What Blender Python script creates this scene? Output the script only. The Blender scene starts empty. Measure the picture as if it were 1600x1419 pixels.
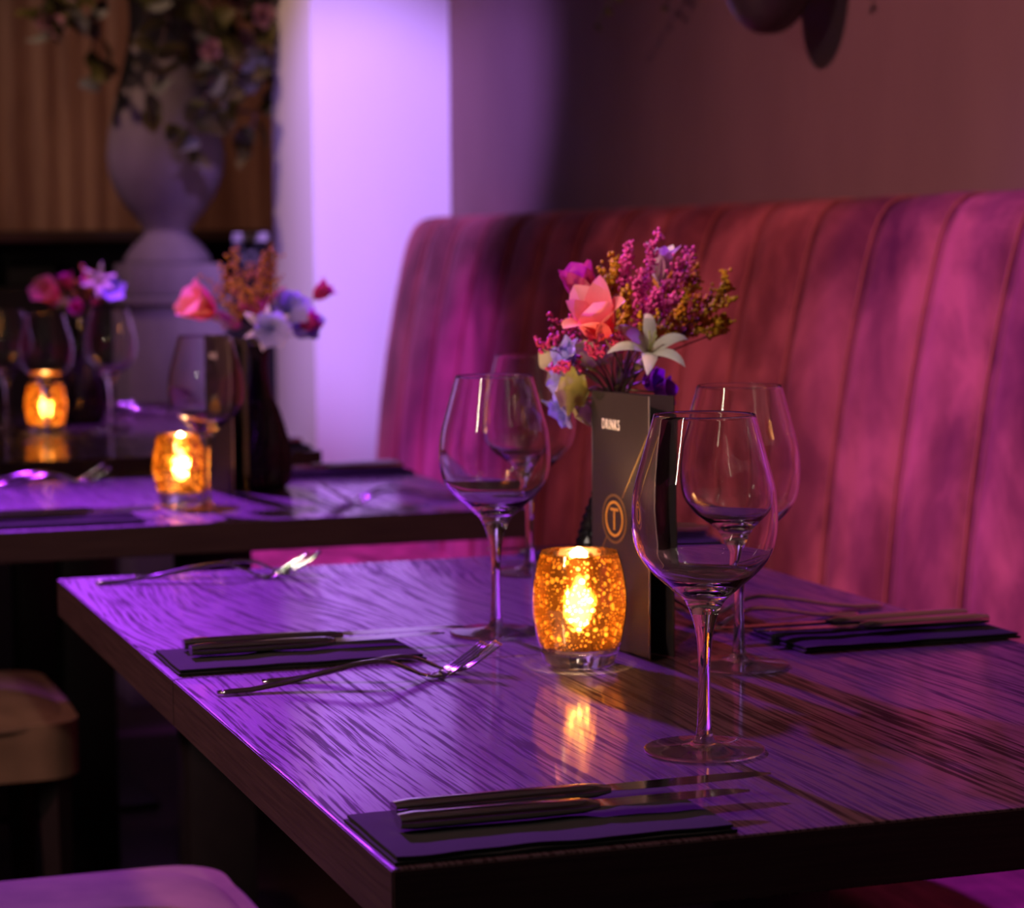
import bpy, bmesh, math, random
from mathutils import Vector, Matrix, noise
from mathutils.bvhtree import BVHTree
random.seed(7)
sc = bpy.context.scene
COL = sc.collection
PI = math.pi

# ---------------------------------------------------------------- camera
FPX, YAW, PITCH, ROLL = 3659.6, 0.3387, 0.0881, -0.0069
CAM = Vector((-0.3495, -1.1903, 1.0841))
cd = Vector((math.sin(YAW)*math.cos(PITCH), math.cos(YAW)*math.cos(PITCH), -math.sin(PITCH)))
rt = Vector((math.cos(YAW), -math.sin(YAW), 0)); up0 = rt.cross(cd)
CR = math.cos(ROLL)*rt + math.sin(ROLL)*up0
CU = -math.sin(ROLL)*rt + math.cos(ROLL)*up0
camd = bpy.data.cameras.new('camera'); cam = bpy.data.objects.new('camera', camd); COL.objects.link(cam)
M = Matrix.Identity(4)
for i in range(3):
    M[i][0], M[i][1], M[i][2], M[i][3] = CR[i], CU[i], -cd[i], CAM[i]
cam.matrix_world = M
camd.sensor_fit = 'HORIZONTAL'; camd.sensor_width = 36; camd.lens = 36*FPX/1600
camd.dof.use_dof = True; camd.dof.focus_distance = 1.56; camd.dof.aperture_fstop = 9.0
camd.clip_start = 0.05
sc.camera = cam

def ray(px, py): return cd + CR*((px-800)/FPX) - CU*((py-709.5)/FPX)
def on_y(px, py, y):            # photo pixel -> point on the vertical plane y
    d = ray(px, py); return CAM + d*((y-CAM.y)/d.y)
def on_x(px, py, x):
    d = ray(px, py); return CAM + d*((x-CAM.x)/d.x)
def on_z(px, py, z=0.75):       # photo pixel -> point on the horizontal plane z
    d = ray(px, py); return CAM + d*((z-CAM.z)/d.z)

# ---------------------------------------------------------------- world, exposure, lights
vs = sc.view_settings
vs.view_transform = 'Standard'; vs.look = 'None'; vs.gamma = 1; vs.use_curve_mapping = False; vs.exposure = 0.0
w = bpy.data.worlds.new('world'); sc.world = w; w.use_nodes = True
w.node_tree.nodes['Background'].inputs[0].default_value = (0.02, 0.012, 0.022, 1)
w.node_tree.nodes['Background'].inputs[1].default_value = 0.5
cy = sc.cycles
cy.use_denoising = True
cy.max_bounces = 14; cy.transmission_bounces = 12; cy.transparent_max_bounces = 16; cy.glossy_bounces = 6; cy.diffuse_bounces = 4
cy.sample_clamp_indirect = 8.0; cy.blur_glossy = 0.3

VIOLET = (0.36, 0.13, 1.0); MAGENTA = (0.75, 0.12, 0.9); WARM = (1.0, 0.62, 0.36)
CEIL = 2.8
SPOTS = [  # kind, position, target, colour, watts, cone deg, radius
    ('violet', (0.20, 1.60, 2.60), (1.16, 3.95, 1.15), (0.49, 0.27, 1.0), 580, 23, 0.04),
    ('violet', (0.10, 3.90, 2.60), (0.35, 0.75, 0.75), (0.42, 0.045, 1.0), 950, 41, 0.04),
    ('violet', (0.50, 3.30, 2.48), (0.80, 3.35, 0.45), (0.55, 0.10, 1.0), 460, 36, 0.04),
    ('violet', (-0.6, 3.2, 2.60), (0.62, 4.38, 0.75), (0.5, 0.14, 1.0), 48, 28, 0.04),
    ('warm', (-1.75, 0.75, 2.40), (1.2, 0.95, 0.75), (1.0, 0.40, 0.40), 235, 72, 0.04),
    ('warm', (-0.9, -0.1, 2.60), (0.25, 0.75, 0.75), (1.0, 0.82, 0.70), 75, 60, 0.04),
    ('warm', (-0.6, 3.6, 2.60), (0.95, 4.55, 1.25), (1.0, 0.58, 0.42), 62, 62, 0.04),
]
def aim(o, src, dst):
    o.location = src
    o.rotation_euler = (Vector(dst)-Vector(src)).to_track_quat('-Z', 'Y').to_euler()
SPOT_LAMPS = []
for kind, p, t, c, wt, cone, rad in SPOTS:
    ld = bpy.data.lights.new(kind+'_ceiling_spot_offscreen', 'SPOT'); ld.color = c; ld.energy = wt
    ld.spot_size = math.radians(cone); ld.spot_blend = 0.75; ld.shadow_soft_size = rad
    lo = bpy.data.objects.new(kind+'_ceiling_spot_offscreen', ld); COL.objects.link(lo); aim(lo, p, t); SPOT_LAMPS.append((kind, lo, p, t, c))

# ---------------------------------------------------------------- helpers
def mesh_obj(name, verts, faces, mat=None, parent=None, smooth=True):
    me = bpy.data.meshes.new(name); me.from_pydata([tuple(v) for v in verts], [], faces); me.update()
    if smooth:
        me.polygons.foreach_set('use_smooth', [True]*len(me.polygons))
    o = bpy.data.objects.new(name, me); COL.objects.link(o)
    if mat: me.materials.append(mat)
    if parent: o.parent = parent
    return o
def bm_obj(name, bm, mat=None, parent=None, smooth=False, angle=None):
    me = bpy.data.meshes.new(name)
    bmesh.ops.recalc_face_normals(bm, faces=bm.faces)
    bm.to_mesh(me); bm.free()
    o = bpy.data.objects.new(name, me); COL.objects.link(o)
    if mat: me.materials.append(mat)
    if smooth: me.polygons.foreach_set('use_smooth', [True]*len(me.polygons))
    if smooth and angle: me.set_sharp_from_angle(angle=math.radians(angle))
    if parent: o.parent = parent
    return o
def box_bm(x0, x1, y0, y1, z0, z1, bev=0, seg=2, bm=None):
    own = bmesh.new()
    bmesh.ops.create_cube(own, size=1)
    for v in own.verts:
        v.co = Vector(((x0+x1)/2+v.co.x*(x1-x0), (y0+y1)/2+v.co.y*(y1-y0), (z0+z1)/2+v.co.z*(z1-z0)))
    if bev: bmesh.ops.bevel(own, geom=own.edges[:], offset=bev, segments=seg, profile=0.5, affect='EDGES')
    if bm is None: return own
    me = bpy.data.meshes.new('tmp'); own.to_mesh(me); own.free(); bm.from_mesh(me); bpy.data.meshes.remove(me); return bm
def box(name, x0, x1, y0, y1, z0, z1, mat, parent=None, bev=0, seg=2, smooth=None):
    return bm_obj(name, box_bm(x0, x1, y0, y1, z0, z1, bev, seg), mat, parent, smooth=bool(bev) if smooth is None else smooth, angle=25)
def lathe(name, prof, n, mat, parent=None, cap0=False, cap1=False, smooth=True, sharp=None):
    V, F = [], []
    for r, z in prof:
        for k in range(n):
            a = 2*PI*k/n; V.append((r*math.cos(a), r*math.sin(a), z))
    for i in range(len(prof)-1):
        for k in range(n):
            k2 = (k+1) % n; F.append((i*n+k, i*n+k2, (i+1)*n+k2, (i+1)*n+k))
    if cap0: F.append(tuple(range(n-1, -1, -1)))
    if cap1: F.append(tuple(range((len(prof)-1)*n, len(prof)*n)))
    o = mesh_obj(name, V, F, mat, parent, smooth)
    if sharp: o.data.set_sharp_from_angle(angle=math.radians(sharp))
    return o
def sweep(pts, sizes, n=8, V=None, F=None, flat=None, capped=True):
    """tube along pts; sizes = radius or (half width, half thickness)"""
    V = [] if V is None else V; F = [] if F is None else F
    pts = [Vector(p) for p in pts]; rows = []
    ref = Vector((0, 0, 1))
    prevx = None
    for i, p in enumerate(pts):
        d = (pts[min(i+1, len(pts)-1)]-pts[max(i-1, 0)]).normalized()
        if flat is not None: sx = flat.cross(d); sx = sx.normalized() if sx.length > 1e-6 else Vector((0, 1, 0))
        else:
            if prevx is None:
                r0 = ref if abs(d.z) < .9 else Vector((1, 0, 0)); sx = r0.cross(d).normalized()
            else:
                sx = (prevx-d*prevx.dot(d)).normalized()
        prevx = sx; sy = d.cross(sx).normalized()
        s = sizes[i] if isinstance(sizes, (list, tuple)) else sizes
        a, b = s if isinstance(s, tuple) else (s, s)
        base = len(V)
        for k in range(n):
            t = 2*PI*k/n; V.append(p+sx*(a*math.cos(t))+sy*(b*math.sin(t)))
        rows.append(base)
    for i in range(len(rows)-1):
        for k in range(n):
            k2 = (k+1) % n; F.append((rows[i]+k, rows[i]+k2, rows[i+1]+k2, rows[i+1]+k))
    if capped:
        F.append(tuple(rows[0]+k for k in range(n-1, -1, -1))); F.append(tuple(rows[-1]+k for k in range(n)))
    return V, F
def empty(name, loc=(0, 0, 0), rz=0):
    o = bpy.data.objects.new(name, None); COL.objects.link(o); o.location = loc; o.rotation_euler = (0, 0, rz); o.empty_display_size = .05; return o
def tag(o, label, cat, group=None):
    o['label'] = label; o['category'] = cat
    if group: o['group'] = group
    return o
def structure(o): o['kind'] = 'structure'; return o
def children(o): return [c for c in bpy.data.objects if c.parent is o]
def copy_tree(o, parent=None):
    c = o.copy(); COL.objects.link(c)
    if parent is not None: c.parent = parent
    for ch in children(o): copy_tree(ch, c)
    return c
def smoothstep(t): t = max(0, min(1, t)); return t*t*(3-2*t)
def interp(tab, t):
    if t <= tab[0][0]: return tab[0][1]
    for (a, va), (b, vb) in zip(tab, tab[1:]):
        if t <= b:
            return va+(vb-va)*(t-a)/(b-a)
    return tab[-1][1]
def catmull(P, per=4):
    out = []
    for i in range(len(P)-1):
        p0, p1, p2, p3 = P[max(i-1, 0)], P[i], P[i+1], P[min(i+2, len(P)-1)]
        for k in range(per):
            t = k/per
            out.append(tuple(.5*((2*b)+(-a+c)*t+(2*a-5*b+4*c-d)*t*t+(-a+3*b-3*c+d)*t**3) for a, b, c, d in zip(p0, p1, p2, p3)))
    out.append(tuple(P[-1])); return out

# ---------------------------------------------------------------- materials
class N:
    def __init__(s, name):
        s.m = bpy.data.materials.new(name); s.m.use_nodes = True; s.t = s.m.node_tree; s.n = s.t.nodes
        s.b = s.n['Principled BSDF']; s.out = s.n['Material Output']
    def node(s, typ, **kw):
        nd = s.n.new(typ)
        for k, v in kw.items(): setattr(nd, k, v)
        return nd
    def link(s, a, b): s.t.links.new(a, b)
    def coords(s, scale=(1, 1, 1), space='Object', rot=(0, 0, 0)):
        tc = s.node('ShaderNodeTexCoord'); mp = s.node('ShaderNodeMapping'); mp.inputs['Scale'].default_value = scale; mp.inputs['Rotation'].default_value = rot
        if space == 'World':
            g = s.node('ShaderNodeNewGeometry'); s.link(g.outputs['Position'], mp.inputs['Vector'])
        else: s.link(tc.outputs[space], mp.inputs['Vector'])
        return mp.outputs['Vector']
    def noise(s, vec, scale=5, detail=4, rough=.55, dist=0):
        nd = s.node('ShaderNodeTexNoise'); nd.inputs['Scale'].default_value = scale; nd.inputs['Detail'].default_value = detail
        nd.inputs['Roughness'].default_value = rough; nd.inputs['Distortion'].default_value = dist; s.link(vec, nd.inputs['Vector']); return nd.outputs['Fac']
    def ramp(s, fac, stops, interp='LINEAR'):
        r = s.node('ShaderNodeValToRGB'); r.color_ramp.interpolation = interp; e = r.color_ramp.elements
        while len(e) < len(stops): e.new(.5)
        for el, (p, c) in zip(e, stops):
            el.position = p; el.color = (*c, 1) if isinstance(c, tuple) else (c, c, c, 1)
        s.link(fac, r.inputs['Fac']); return r.outputs['Color']
    def math(s, op, a, b):
        nd = s.node('ShaderNodeMath', operation=op)
        for i, v in enumerate((a, b)):
            if isinstance(v, (int, float)): nd.inputs[i].default_value = v
            else: s.link(v, nd.inputs[i])
        return nd.outputs[0]
    def bump(s, h, strength=.3, dist=.001):
        nd = s.node('ShaderNodeBump'); nd.inputs['Strength'].default_value = strength; nd.inputs['Distance'].default_value = dist
        s.link(h, nd.inputs['Height']); s.link(nd.outputs['Normal'], s.b.inputs['Normal']); return nd
    def set(s, **kw):
        for k, v in kw.items():
            i = s.b.inputs[k.replace('_', ' ')]
            if isinstance(v, bpy.types.NodeSocket): s.link(v, i)
            else: i.default_value = (*v, 1) if isinstance(v, tuple) and len(v) == 3 else v
        return s
def plain(name, col, rough=.5, metal=0, spec=.5, var=.12, scale=40, **kw):
    """procedural: a base colour with a fine mottled variation"""
    n = N(name); v = n.coords()
    f = n.noise(v, scale, 3)
    c = n.ramp(f, [(.3, tuple(x*(1-var) for x in col)), (.7, tuple(min(1, x*(1+var)) for x in col))])
    n.set(Base_Color=c, Roughness=rough, Metallic=metal, Specular_IOR_Level=spec)
    for k, val in kw.items(): n.set(**{k: val})
    return n.m

def wood_mat(name, seed, axis='Y', figure=.05):
    n = N(name)
    tc = n.node('ShaderNodeTexCoord'); mp = n.node('ShaderNodeMapping'); n.link(tc.outputs['Object'], mp.inputs['Vector'])
    mp.inputs['Location'].default_value = (seed*3.7, seed*1.3, 0)
    if axis == 'X': mp.inputs['Rotation'].default_value = (0, 0, PI/2)
    def sc_(s):
        m2 = n.node('ShaderNodeMapping'); m2.inputs['Scale'].default_value = s; n.link(mp.outputs['Vector'], m2.inputs['Vector']); return m2.outputs['Vector']
    big = n.noise(sc_((3.0, .9, 1)), 1.6, 2, .5)                      # slow warp: cathedral figure
    sep = n.node('ShaderNodeSeparateXYZ'); n.link(mp.outputs['Vector'], sep.inputs[0])
    warp = n.math('ADD', n.math('MULTIPLY', sep.outputs['X'], 1.0), n.math('MULTIPLY', big, figure))
    cmb = n.node('ShaderNodeCombineXYZ'); n.link(warp, cmb.inputs['X']); n.link(n.math('MULTIPLY', sep.outputs['Y'], .016), cmb.inputs['Y'])
    n.link(n.math('MULTIPLY', sep.outputs['Z'], .3), cmb.inputs['Z'])
    g1 = n.noise(cmb.outputs[0], 330, 3, .6)                           # grain lines
    m3 = n.node('ShaderNodeMapping'); m3.inputs['Scale'].default_value = (1, 2.2, 1); n.link(cmb.outputs[0], m3.inputs['Vector'])
    g2 = n.noise(m3.outputs[0], 520, 2, .5)                            # pores
    patch = n.noise(sc_((9, 1.6, 1)), 3, 3, .5)
    h = n.math('ADD', n.math('MULTIPLY', g1, .7), n.math('MULTIPLY', g2, .3))
    h = n.math('ADD', h, n.math('MULTIPLY', n.math('SUBTRACT', patch, .5), .10))
    line = n.ramp(h, [(.44, 0.0), (.53, 1.0)])
    col = n.ramp(line, [(0, (.010, .003, .005)), (1, (.022, .007, .013))])
    ro = n.ramp(line, [(0, .70), (1, .42)])
    sp = n.ramp(line, [(0, .10), (1, 1.0)])
    n.set(Base_Color=col, Roughness=ro, Specular_IOR_Level=sp, Coat_Weight=n.ramp(line, [(0, .18), (1, .95)]), Coat_Roughness=.10, Coat_IOR=1.5)
    n.bump(line, .08, .00006)
    return n.m
WOOD_A, WOOD_B, WOOD_C = wood_mat('wenge_wood', 1), wood_mat('wenge_wood_figured', 4.2, figure=.14), wood_mat('wenge_wood_far', 9)
def edge_mat():
    n = N('wenge_edge_band'); v = n.coords((6, 6, 260)); f = n.noise(v, 1.5, 4, .6)
    n.set(Base_Color=n.ramp(f, [(.35, (.017, .009, .009)), (.7, (.034, .019, .018))]), Roughness=.42, Specular_IOR_Level=.35)
    n.bump(f, .15, .0004); return n.m
EDGE = edge_mat()
LIP = plain('edge_lip', (.30, .22, .18), .3, 0, .6)
DARKWOOD = plain('black_painted_wood', (.012, .008, .009), .5, 0, .3)
BLACKMETAL = plain('black_powder_coat', (.012, .011, .012), .45, .2, .4)

def velvet(name, col, dark, stretch=(22, 3.5, 1.6)):
    n = N(name); v = n.coords(stretch, 'World')
    f1 = n.noise(v, 1.0, 5, .6, .4)
    v2 = n.coords((5, 3.2, 2.2), 'World'); f2 = n.noise(v2, 1.3, 4, .6, .8)
    f = n.math('ADD', n.math('MULTIPLY', f1, .45), n.math('MULTIPLY', f2, .55))
    c = n.ramp(f, [(.38, dark), (.49, tuple(.35*a+.65*b for a, b in zip(col, dark))), (.60, col)])
    n.set(Base_Color=c, Roughness=.85, Specular_IOR_Level=.15)
    n.b.inputs['Sheen Weight'].default_value = .30; n.b.inputs['Sheen Roughness'].default_value = .35
    n.b.inputs['Sheen Tint'].default_value = (1, .55, .6, 1)
    n.bump(n.noise(n.coords((1, 1, 1), 'World'), 900, 2), .12, .0004)
    return n.m
VELVET = velvet('rose_velvet', (.44, .095, .13), (.095, .012, .024))
TAUPE = plain('taupe_upholstery', (.135, .085, .052), .85, 0, .2, .2, 18)
TAUPE_PIPE = plain('taupe_piping', (.11, .07, .045), .8, 0, .2)

def plaster(name, a, b, scale=2.0):
    n = N(name); v = n.coords((1, 1, .35), 'World'); f = n.noise(v, scale, 6, .6)
    n.set(Base_Color=n.ramp(f, [(.3, a), (.7, b)]), Roughness=.85, Specular_IOR_Level=.2)
    n.bump(n.noise(n.coords((1, 1, 1), 'World'), 180, 3), .08, .0006); return n.m
WALL_TAUPE = plaster('taupe_plaster', (.185, .104, .124), (.228, .132, .150), 3)
PILLAR = plaster('white_plaster', (.80, .76, .78), (.86, .82, .84), 2)
WALL_DARK = plaster('brown_plaster', (.12, .075, .065), (.17, .105, .09), 2)
CEILM = plaster('ceiling_paint', (.30, .28, .29), (.34, .32, .33), 2)
STONE = plaster('grey_stone', (.13, .105, .12), (.22, .185, .20), 7)
def floor_mat():
    n = N('dark_floor'); v = n.coords((1, 12, 1), 'World'); f = n.noise(v, 3, 5, .6)
    n.set(Base_Color=n.ramp(f, [(.3, (.022, .013, .012)), (.7, (.05, .03, .026))]), Roughness=.4); return n.m
FLOOR = floor_mat()

def glass_mat(name, rough=0.0, mix=.0, col=(1, 1, 1)):
    n = N(name); n.n.remove(n.b)
    g = n.node('ShaderNodeBsdfGlass'); g.inputs['IOR'].default_value = 1.5; g.inputs['Color'].default_value = (*col, 1); g.inputs['Roughness'].default_value = rough
    if mix:
        tr = n.node('ShaderNodeBsdfTransparent'); mx = n.node('ShaderNodeMixShader'); mx.inputs[0].default_value = mix
        n.link(g.outputs[0], mx.inputs[1]); n.link(tr.outputs[0], mx.inputs[2]); n.link(mx.outputs[0], n.out.inputs[0])
    else: n.link(g.outputs[0], n.out.inputs[0])
    # very slight unevenness of blown glass
    bp = n.node('ShaderNodeBump'); bp.inputs['Strength'].default_value = .02; bp.inputs['Distance'].default_value = .001
    n.link(n.noise(n.coords(), 60, 1), bp.inputs['Height']); n.link(bp.outputs[0], g.inputs['Normal'])
    return n.m
GLASS = glass_mat('clear_crystal_glass')
GLASS_FOOT = glass_mat('clear_crystal_foot', 0.0, .12)
GLASS_BASE = glass_mat('thick_clear_glass', .02, .35)

def steel_mat():
    n = N('polished_steel'); f = n.noise(n.coords((4, 200, 200)), 2, 3)
    n.set(Base_Color=n.ramp(f, [(.3, (.62, .60, .60)), (.7, (.74, .72, .71))]), Metallic=1.0, Roughness=n.ramp(f, [(.3, .05), (.7, .11)])); return n.m
STEEL = steel_mat()
NAPKIN = plain('black_paper_napkin', (.010, .0095, .0105), .85, 0, .12, .1, 300)
CARD = plain('charcoal_card', (.026, .020, .022), .42, 0, .40, .05, 60)
CARD_IN = CARD
CARD_EDGE = plain('card_cut_edge', (.45, .38, .36), .7, 0, .2)
WHITE_INK = plain('white_ink', (.85, .80, .78), .6, 0, .2, .02)
GOLD_INK = plain('gold_ink', (.72, .40, .05), .35, .25, .5, .05)
BRONZE_INK = plain('bronze_ink', (.28, .17, .06), .4, .3, .5, .05)
VASE_M = plain('black_glazed_ceramic', (.010, .008, .010), .16, 0, .6, .05)
VASE_NECK = VASE_M

def mercury_mat():
    """gold-silvered votive glass: mirror coat with worn amber specks that let the candle through"""
    n = N('gold_mercury_glass'); n.n.remove(n.b)
    v = n.coords()
    def specks(scale, lo, hi):
        vo = n.node('ShaderNodeTexVoronoi'); vo.inputs['Scale'].default_value = scale; n.link(v, vo.inputs['Vector'])
        sz = n.noise(v, scale*.6, 2)
        th = n.math('SUBTRACT', n.math('MULTIPLY', sz, .85), .09)
        return n.ramp(n.math('SUBTRACT', th, vo.outputs['Distance']), [(lo, 0.0), (hi, 1.0)])
    s1 = specks(165, .05, .10); s2 = specks(400, .06, .12)
    mx = n.math('MAXIMUM', s1, n.math('MULTIPLY', s2, .75))
    def rough_pass(col, r):
        rf = n.node('ShaderNodeBsdfRefraction'); rf.inputs['Color'].default_value = (*col, 1); rf.inputs['Roughness'].default_value = r; rf.inputs['IOR'].default_value = 1.18; return rf.outputs[0]
    def trans(col):
        t_ = n.node('ShaderNodeBsdfTranslucent'); t_.inputs['Color'].default_value = (*col, 1); return t_.outputs[0]
    def mixs(f_, a_, b_):
        m_ = n.node('ShaderNodeMixShader')
        if isinstance(f_, float): m_.inputs[0].default_value = f_
        else: n.link(f_, m_.inputs[0])
        n.link(a_, m_.inputs[1]); n.link(b_, m_.inputs[2]); return m_.outputs[0]
    hole = mixs(.75, trans((.20, .085, .010)), rough_pass((1.0, .64, .22), .55))
    gl = n.node('ShaderNodeBsdfGlossy'); gl.inputs['Color'].default_value = (.80, .58, .44, 1); gl.inputs['Roughness'].default_value = .10
    veil = mixs(.5, trans((.10, .032, .003)), rough_pass((.75, .36, .08), .6))
    coat = mixs(.13, gl.outputs[0], veil)
    n.link(mixs(mx, coat, hole), n.out.inputs[0]); return n.m
MERCURY = mercury_mat()
def thin_glass():
    n = N('thin_amber_glass'); n.n.remove(n.b)
    tr = n.node('ShaderNodeBsdfTransparent'); tr.inputs['Color'].default_value = (1, .90, .72, 1)
    gl = n.node('ShaderNodeBsdfGlossy'); gl.inputs['Roughness'].default_value = .03
    fr = n.node('ShaderNodeFresnel'); fr.inputs['IOR'].default_value = 1.5
    mx = n.node('ShaderNodeMixShader'); n.link(fr.outputs[0], mx.inputs[0]); n.link(tr.outputs[0], mx.inputs[1]); n.link(gl.outputs[0], mx.inputs[2])
    n.link(mx.outputs[0], n.out.inputs[0]); return n.m
THIN_AMBER = thin_glass()
WAX = plain('candle_wax', (.85, .72, .5), .5, 0, .4)
WAX.node_tree.nodes['Principled BSDF'].inputs['Subsurface Weight'].default_value = .0
def emit(name, col, strength):
    n = N(name); n.n.remove(n.b); e = n.node('ShaderNodeEmission'); e.inputs[0].default_value = (*col, 1); e.inputs[1].default_value = strength
    n.link(e.outputs[0], n.out.inputs[0]); return n.m
FLAME = emit('candle_flame', (1.0, .72, .36), 420)

def petal_mat(name, base, tip, transl=.35, rough=.5):
    """petal colour runs from base to tip along the petal (uv-free: generated V via attribute 't')"""
    n = N(name); at = n.node('ShaderNodeAttribute'); at.attribute_name = 't'
    f = n.noise(n.coords((1, 1, 1)), 400, 2)
    fac = n.math('ADD', at.outputs['Fac'], n.math('MULTIPLY', n.math('SUBTRACT', f, .5), .25))
    c = n.ramp(fac, [(.1, base), (.85, tip)])
    n.set(Base_Color=c, Roughness=rough, Specular_IOR_Level=.3)
    tl = n.node('ShaderNodeBsdfTranslucent'); n.link(c, tl.inputs[0])
    mx = n.node('ShaderNodeMixShader'); mx.inputs[0].default_value = transl
    n.link(n.b.outputs[0], mx.inputs[1]); n.link(tl.outputs[0], mx.inputs[2]); n.link(mx.outputs[0], n.out.inputs[0]); return n.m
PEACH = petal_mat('peach_petal', (.85, .09, .16), (.95, .36, .42))
MAG = petal_mat('magenta_petal', (.55, .05, .12), (.60, .04, .36))
WHITE_P = petal_mat('white_petal', (.60, .58, .42), (.86, .83, .86), .25)
BLUE_P = petal_mat('lilac_blue_petal', (.28, .28, .62), (.38, .38, .78))
VIOLET_P = petal_mat('violet_petal', (.16, .01, .30), (.30, .02, .50))
LEAFM = petal_mat('sage_leaf', (.30, .30, .10), (.46, .46, .17), .25)
DUSTY = petal_mat('dusty_pink_petal', (.34, .12, .18), (.55, .30, .36))
OLIVELEAF = petal_mat('olive_leaf', (.045, .05, .012), (.12, .10, .025), .2)
PALELEAF = petal_mat('silver_grey_leaf', (.12, .125, .11), (.22, .23, .20), .2)
STEMM = plain('dark_stem', (.075, .035, .025), .6)
GREENSTEM = plain('green_stem', (.13, .15, .05), .6)
HEATHER = plain('heather_blossom', (.85, .10, .42), .7, 0, .2, .35, 500)
GOLDROD = plain('goldenrod_blossom', (.52, .27, .016), .75, 0, .2, .5, 500)
BERRY = plain('crimson_bud', (.52, .03, .17), .5, 0, .3, .4, 500)
STAMEN = plain('pale_green_stamen', (.52, .52, .20), .6)

# ---------------------------------------------------------------- the room
XW, YB, XL, YF = 1.31, 5.35, -3.2, -3.4
structure(box('floor', XL, XW+.1, YF, YB, -.1, 0, FLOOR))
structure(box('ceiling', XL, XW+.1, YF, YB, CEIL, CEIL+.1, CEILM))
structure(box('wall_right', XW, XW+.12, YF, YB, 0, CEIL, WALL_TAUPE))
structure(box('wall_back', XL, XW, YB-.02, YB+.1, 0, CEIL, WALL_DARK))
structure(box('wall_left', XL-.1, XL, YF, YB, 0, CEIL, WALL_DARK))
structure(box('wall_front', XL, XW, YF-.1, YF, 0, CEIL, WALL_DARK))
structure(box('wall_pillar', .985, XW, 3.925, 4.30, 0, CEIL, PILLAR, bev=.004))

# ---------------------------------------------------------------- bench
BY0, BY1 = -.72, 3.865
bench = empty('velvet_bench', (1.0, 1.5, 0))
def bx(name, *a, **k):
    o = box(name, *a, **k); o.parent = bench; o.matrix_parent_inverse = Matrix.Translation((-1.0, -1.5, 0)); return o
def in_bench(o): o.parent = bench; o.matrix_parent_inverse = Matrix.Translation((-1.0, -1.5, 0)); return o
bx('plinth', .74, XW-.01, BY0, BY1, 0, .34, DARKWOOD)
bx('seat_cushion', .675, 1.13, BY0, BY1, .34, .46, VELVET, bev=.025, seg=4)
bx('back_core', 1.225, XW-.005, BY0, BY1-.004, .34, 1.125, VELVET, bev=.01)
PROF = catmull([(1.088, .44), (1.096, .56), (1.112, .74), (1.138, .92), (1.168, 1.06), (1.186, 1.115), (1.205, 1.140), (1.235, 1.149), (1.300, 1.149)], 5)
def channel(y0, y1, last=False):
    NY = 10; V, F = [], []; npf = len(PROF)
    for i in range(NY+1):
        s = i/NY; y = y0+(y1-y0)*s
        e = abs(2*s-1); pil = 1-e**5
        rim = 0
        if last: rim = max(0, (s-.86)/.14)**2.2*.022      # rounded end of the row
        for j, (x, z) in enumerate(PROF):
            jj = min(j+1, npf-1); ii = max(j-1, 0)
            t = Vector((PROF[jj][0]-PROF[ii][0], 0, PROF[jj][1]-PROF[ii][1])).normalized(); nr = Vector((-t.z, 0, t.x))
            wv = .0022*noise.noise(Vector((y*16, z*7, 3)))+.002*noise.noise(Vector((y*5, z*14, 9)))
            d = .0075*pil-.0045+wv*pil-rim
            V.append(Vector((x, y, z))+nr*d)
    for i in range(NY):
        for j in range(npf-1):
            F.append((i*npf+j, (i+1)*npf+j, (i+1)*npf+j+1, i*npf+j+1))
    # closed at the back and sides
    b0 = len(V)
    for i in range(NY+1):
        y = y0+(y1-y0)*i/NY; V += [Vector((1.300, y, 1.10)), Vector((1.245, y, .44))]
    for i in range(NY):
        a = b0+2*i; F += [(i*npf+npf-1, (i+1)*npf+npf-1, a+2, a), (a, a+2, a+3, a+1), (a+1, a+3, (i+1)*npf, i*npf)]
    for i, rev in ((0, False), (NY, True)):
        loop = [i*npf+j for j in range(npf)]+[b0+2*i, b0+2*i+1]
        F.append(tuple(loop if not rev else loop[::-1]))
    o = mesh_obj('back_channel', V, F, VELVET); o.data.set_sharp_from_angle(angle=math.radians(50)); return in_bench(o)
PIPE = plain('velvet_seam', (.36, .085, .09), .8, 0, .2)
y = BY1; first = True
while y > BY0+.05:
    y0 = max(y-.184, BY0); channel(y0, y, first); first = False
    if y0 > BY0+.05:
        V, F = sweep([(x-.0045, y0, z) for x, z in PROF[2:-2:3]]+[(PROF[-2][0], y0, PROF[-2][1]+.002)], .0018, 6)
        in_bench(mesh_obj('seam_piping', V, F, PIPE))
    y = y0
tag(bench, 'long rose velvet bench with a tall channelled back along the taupe wall', 'bench')

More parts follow.
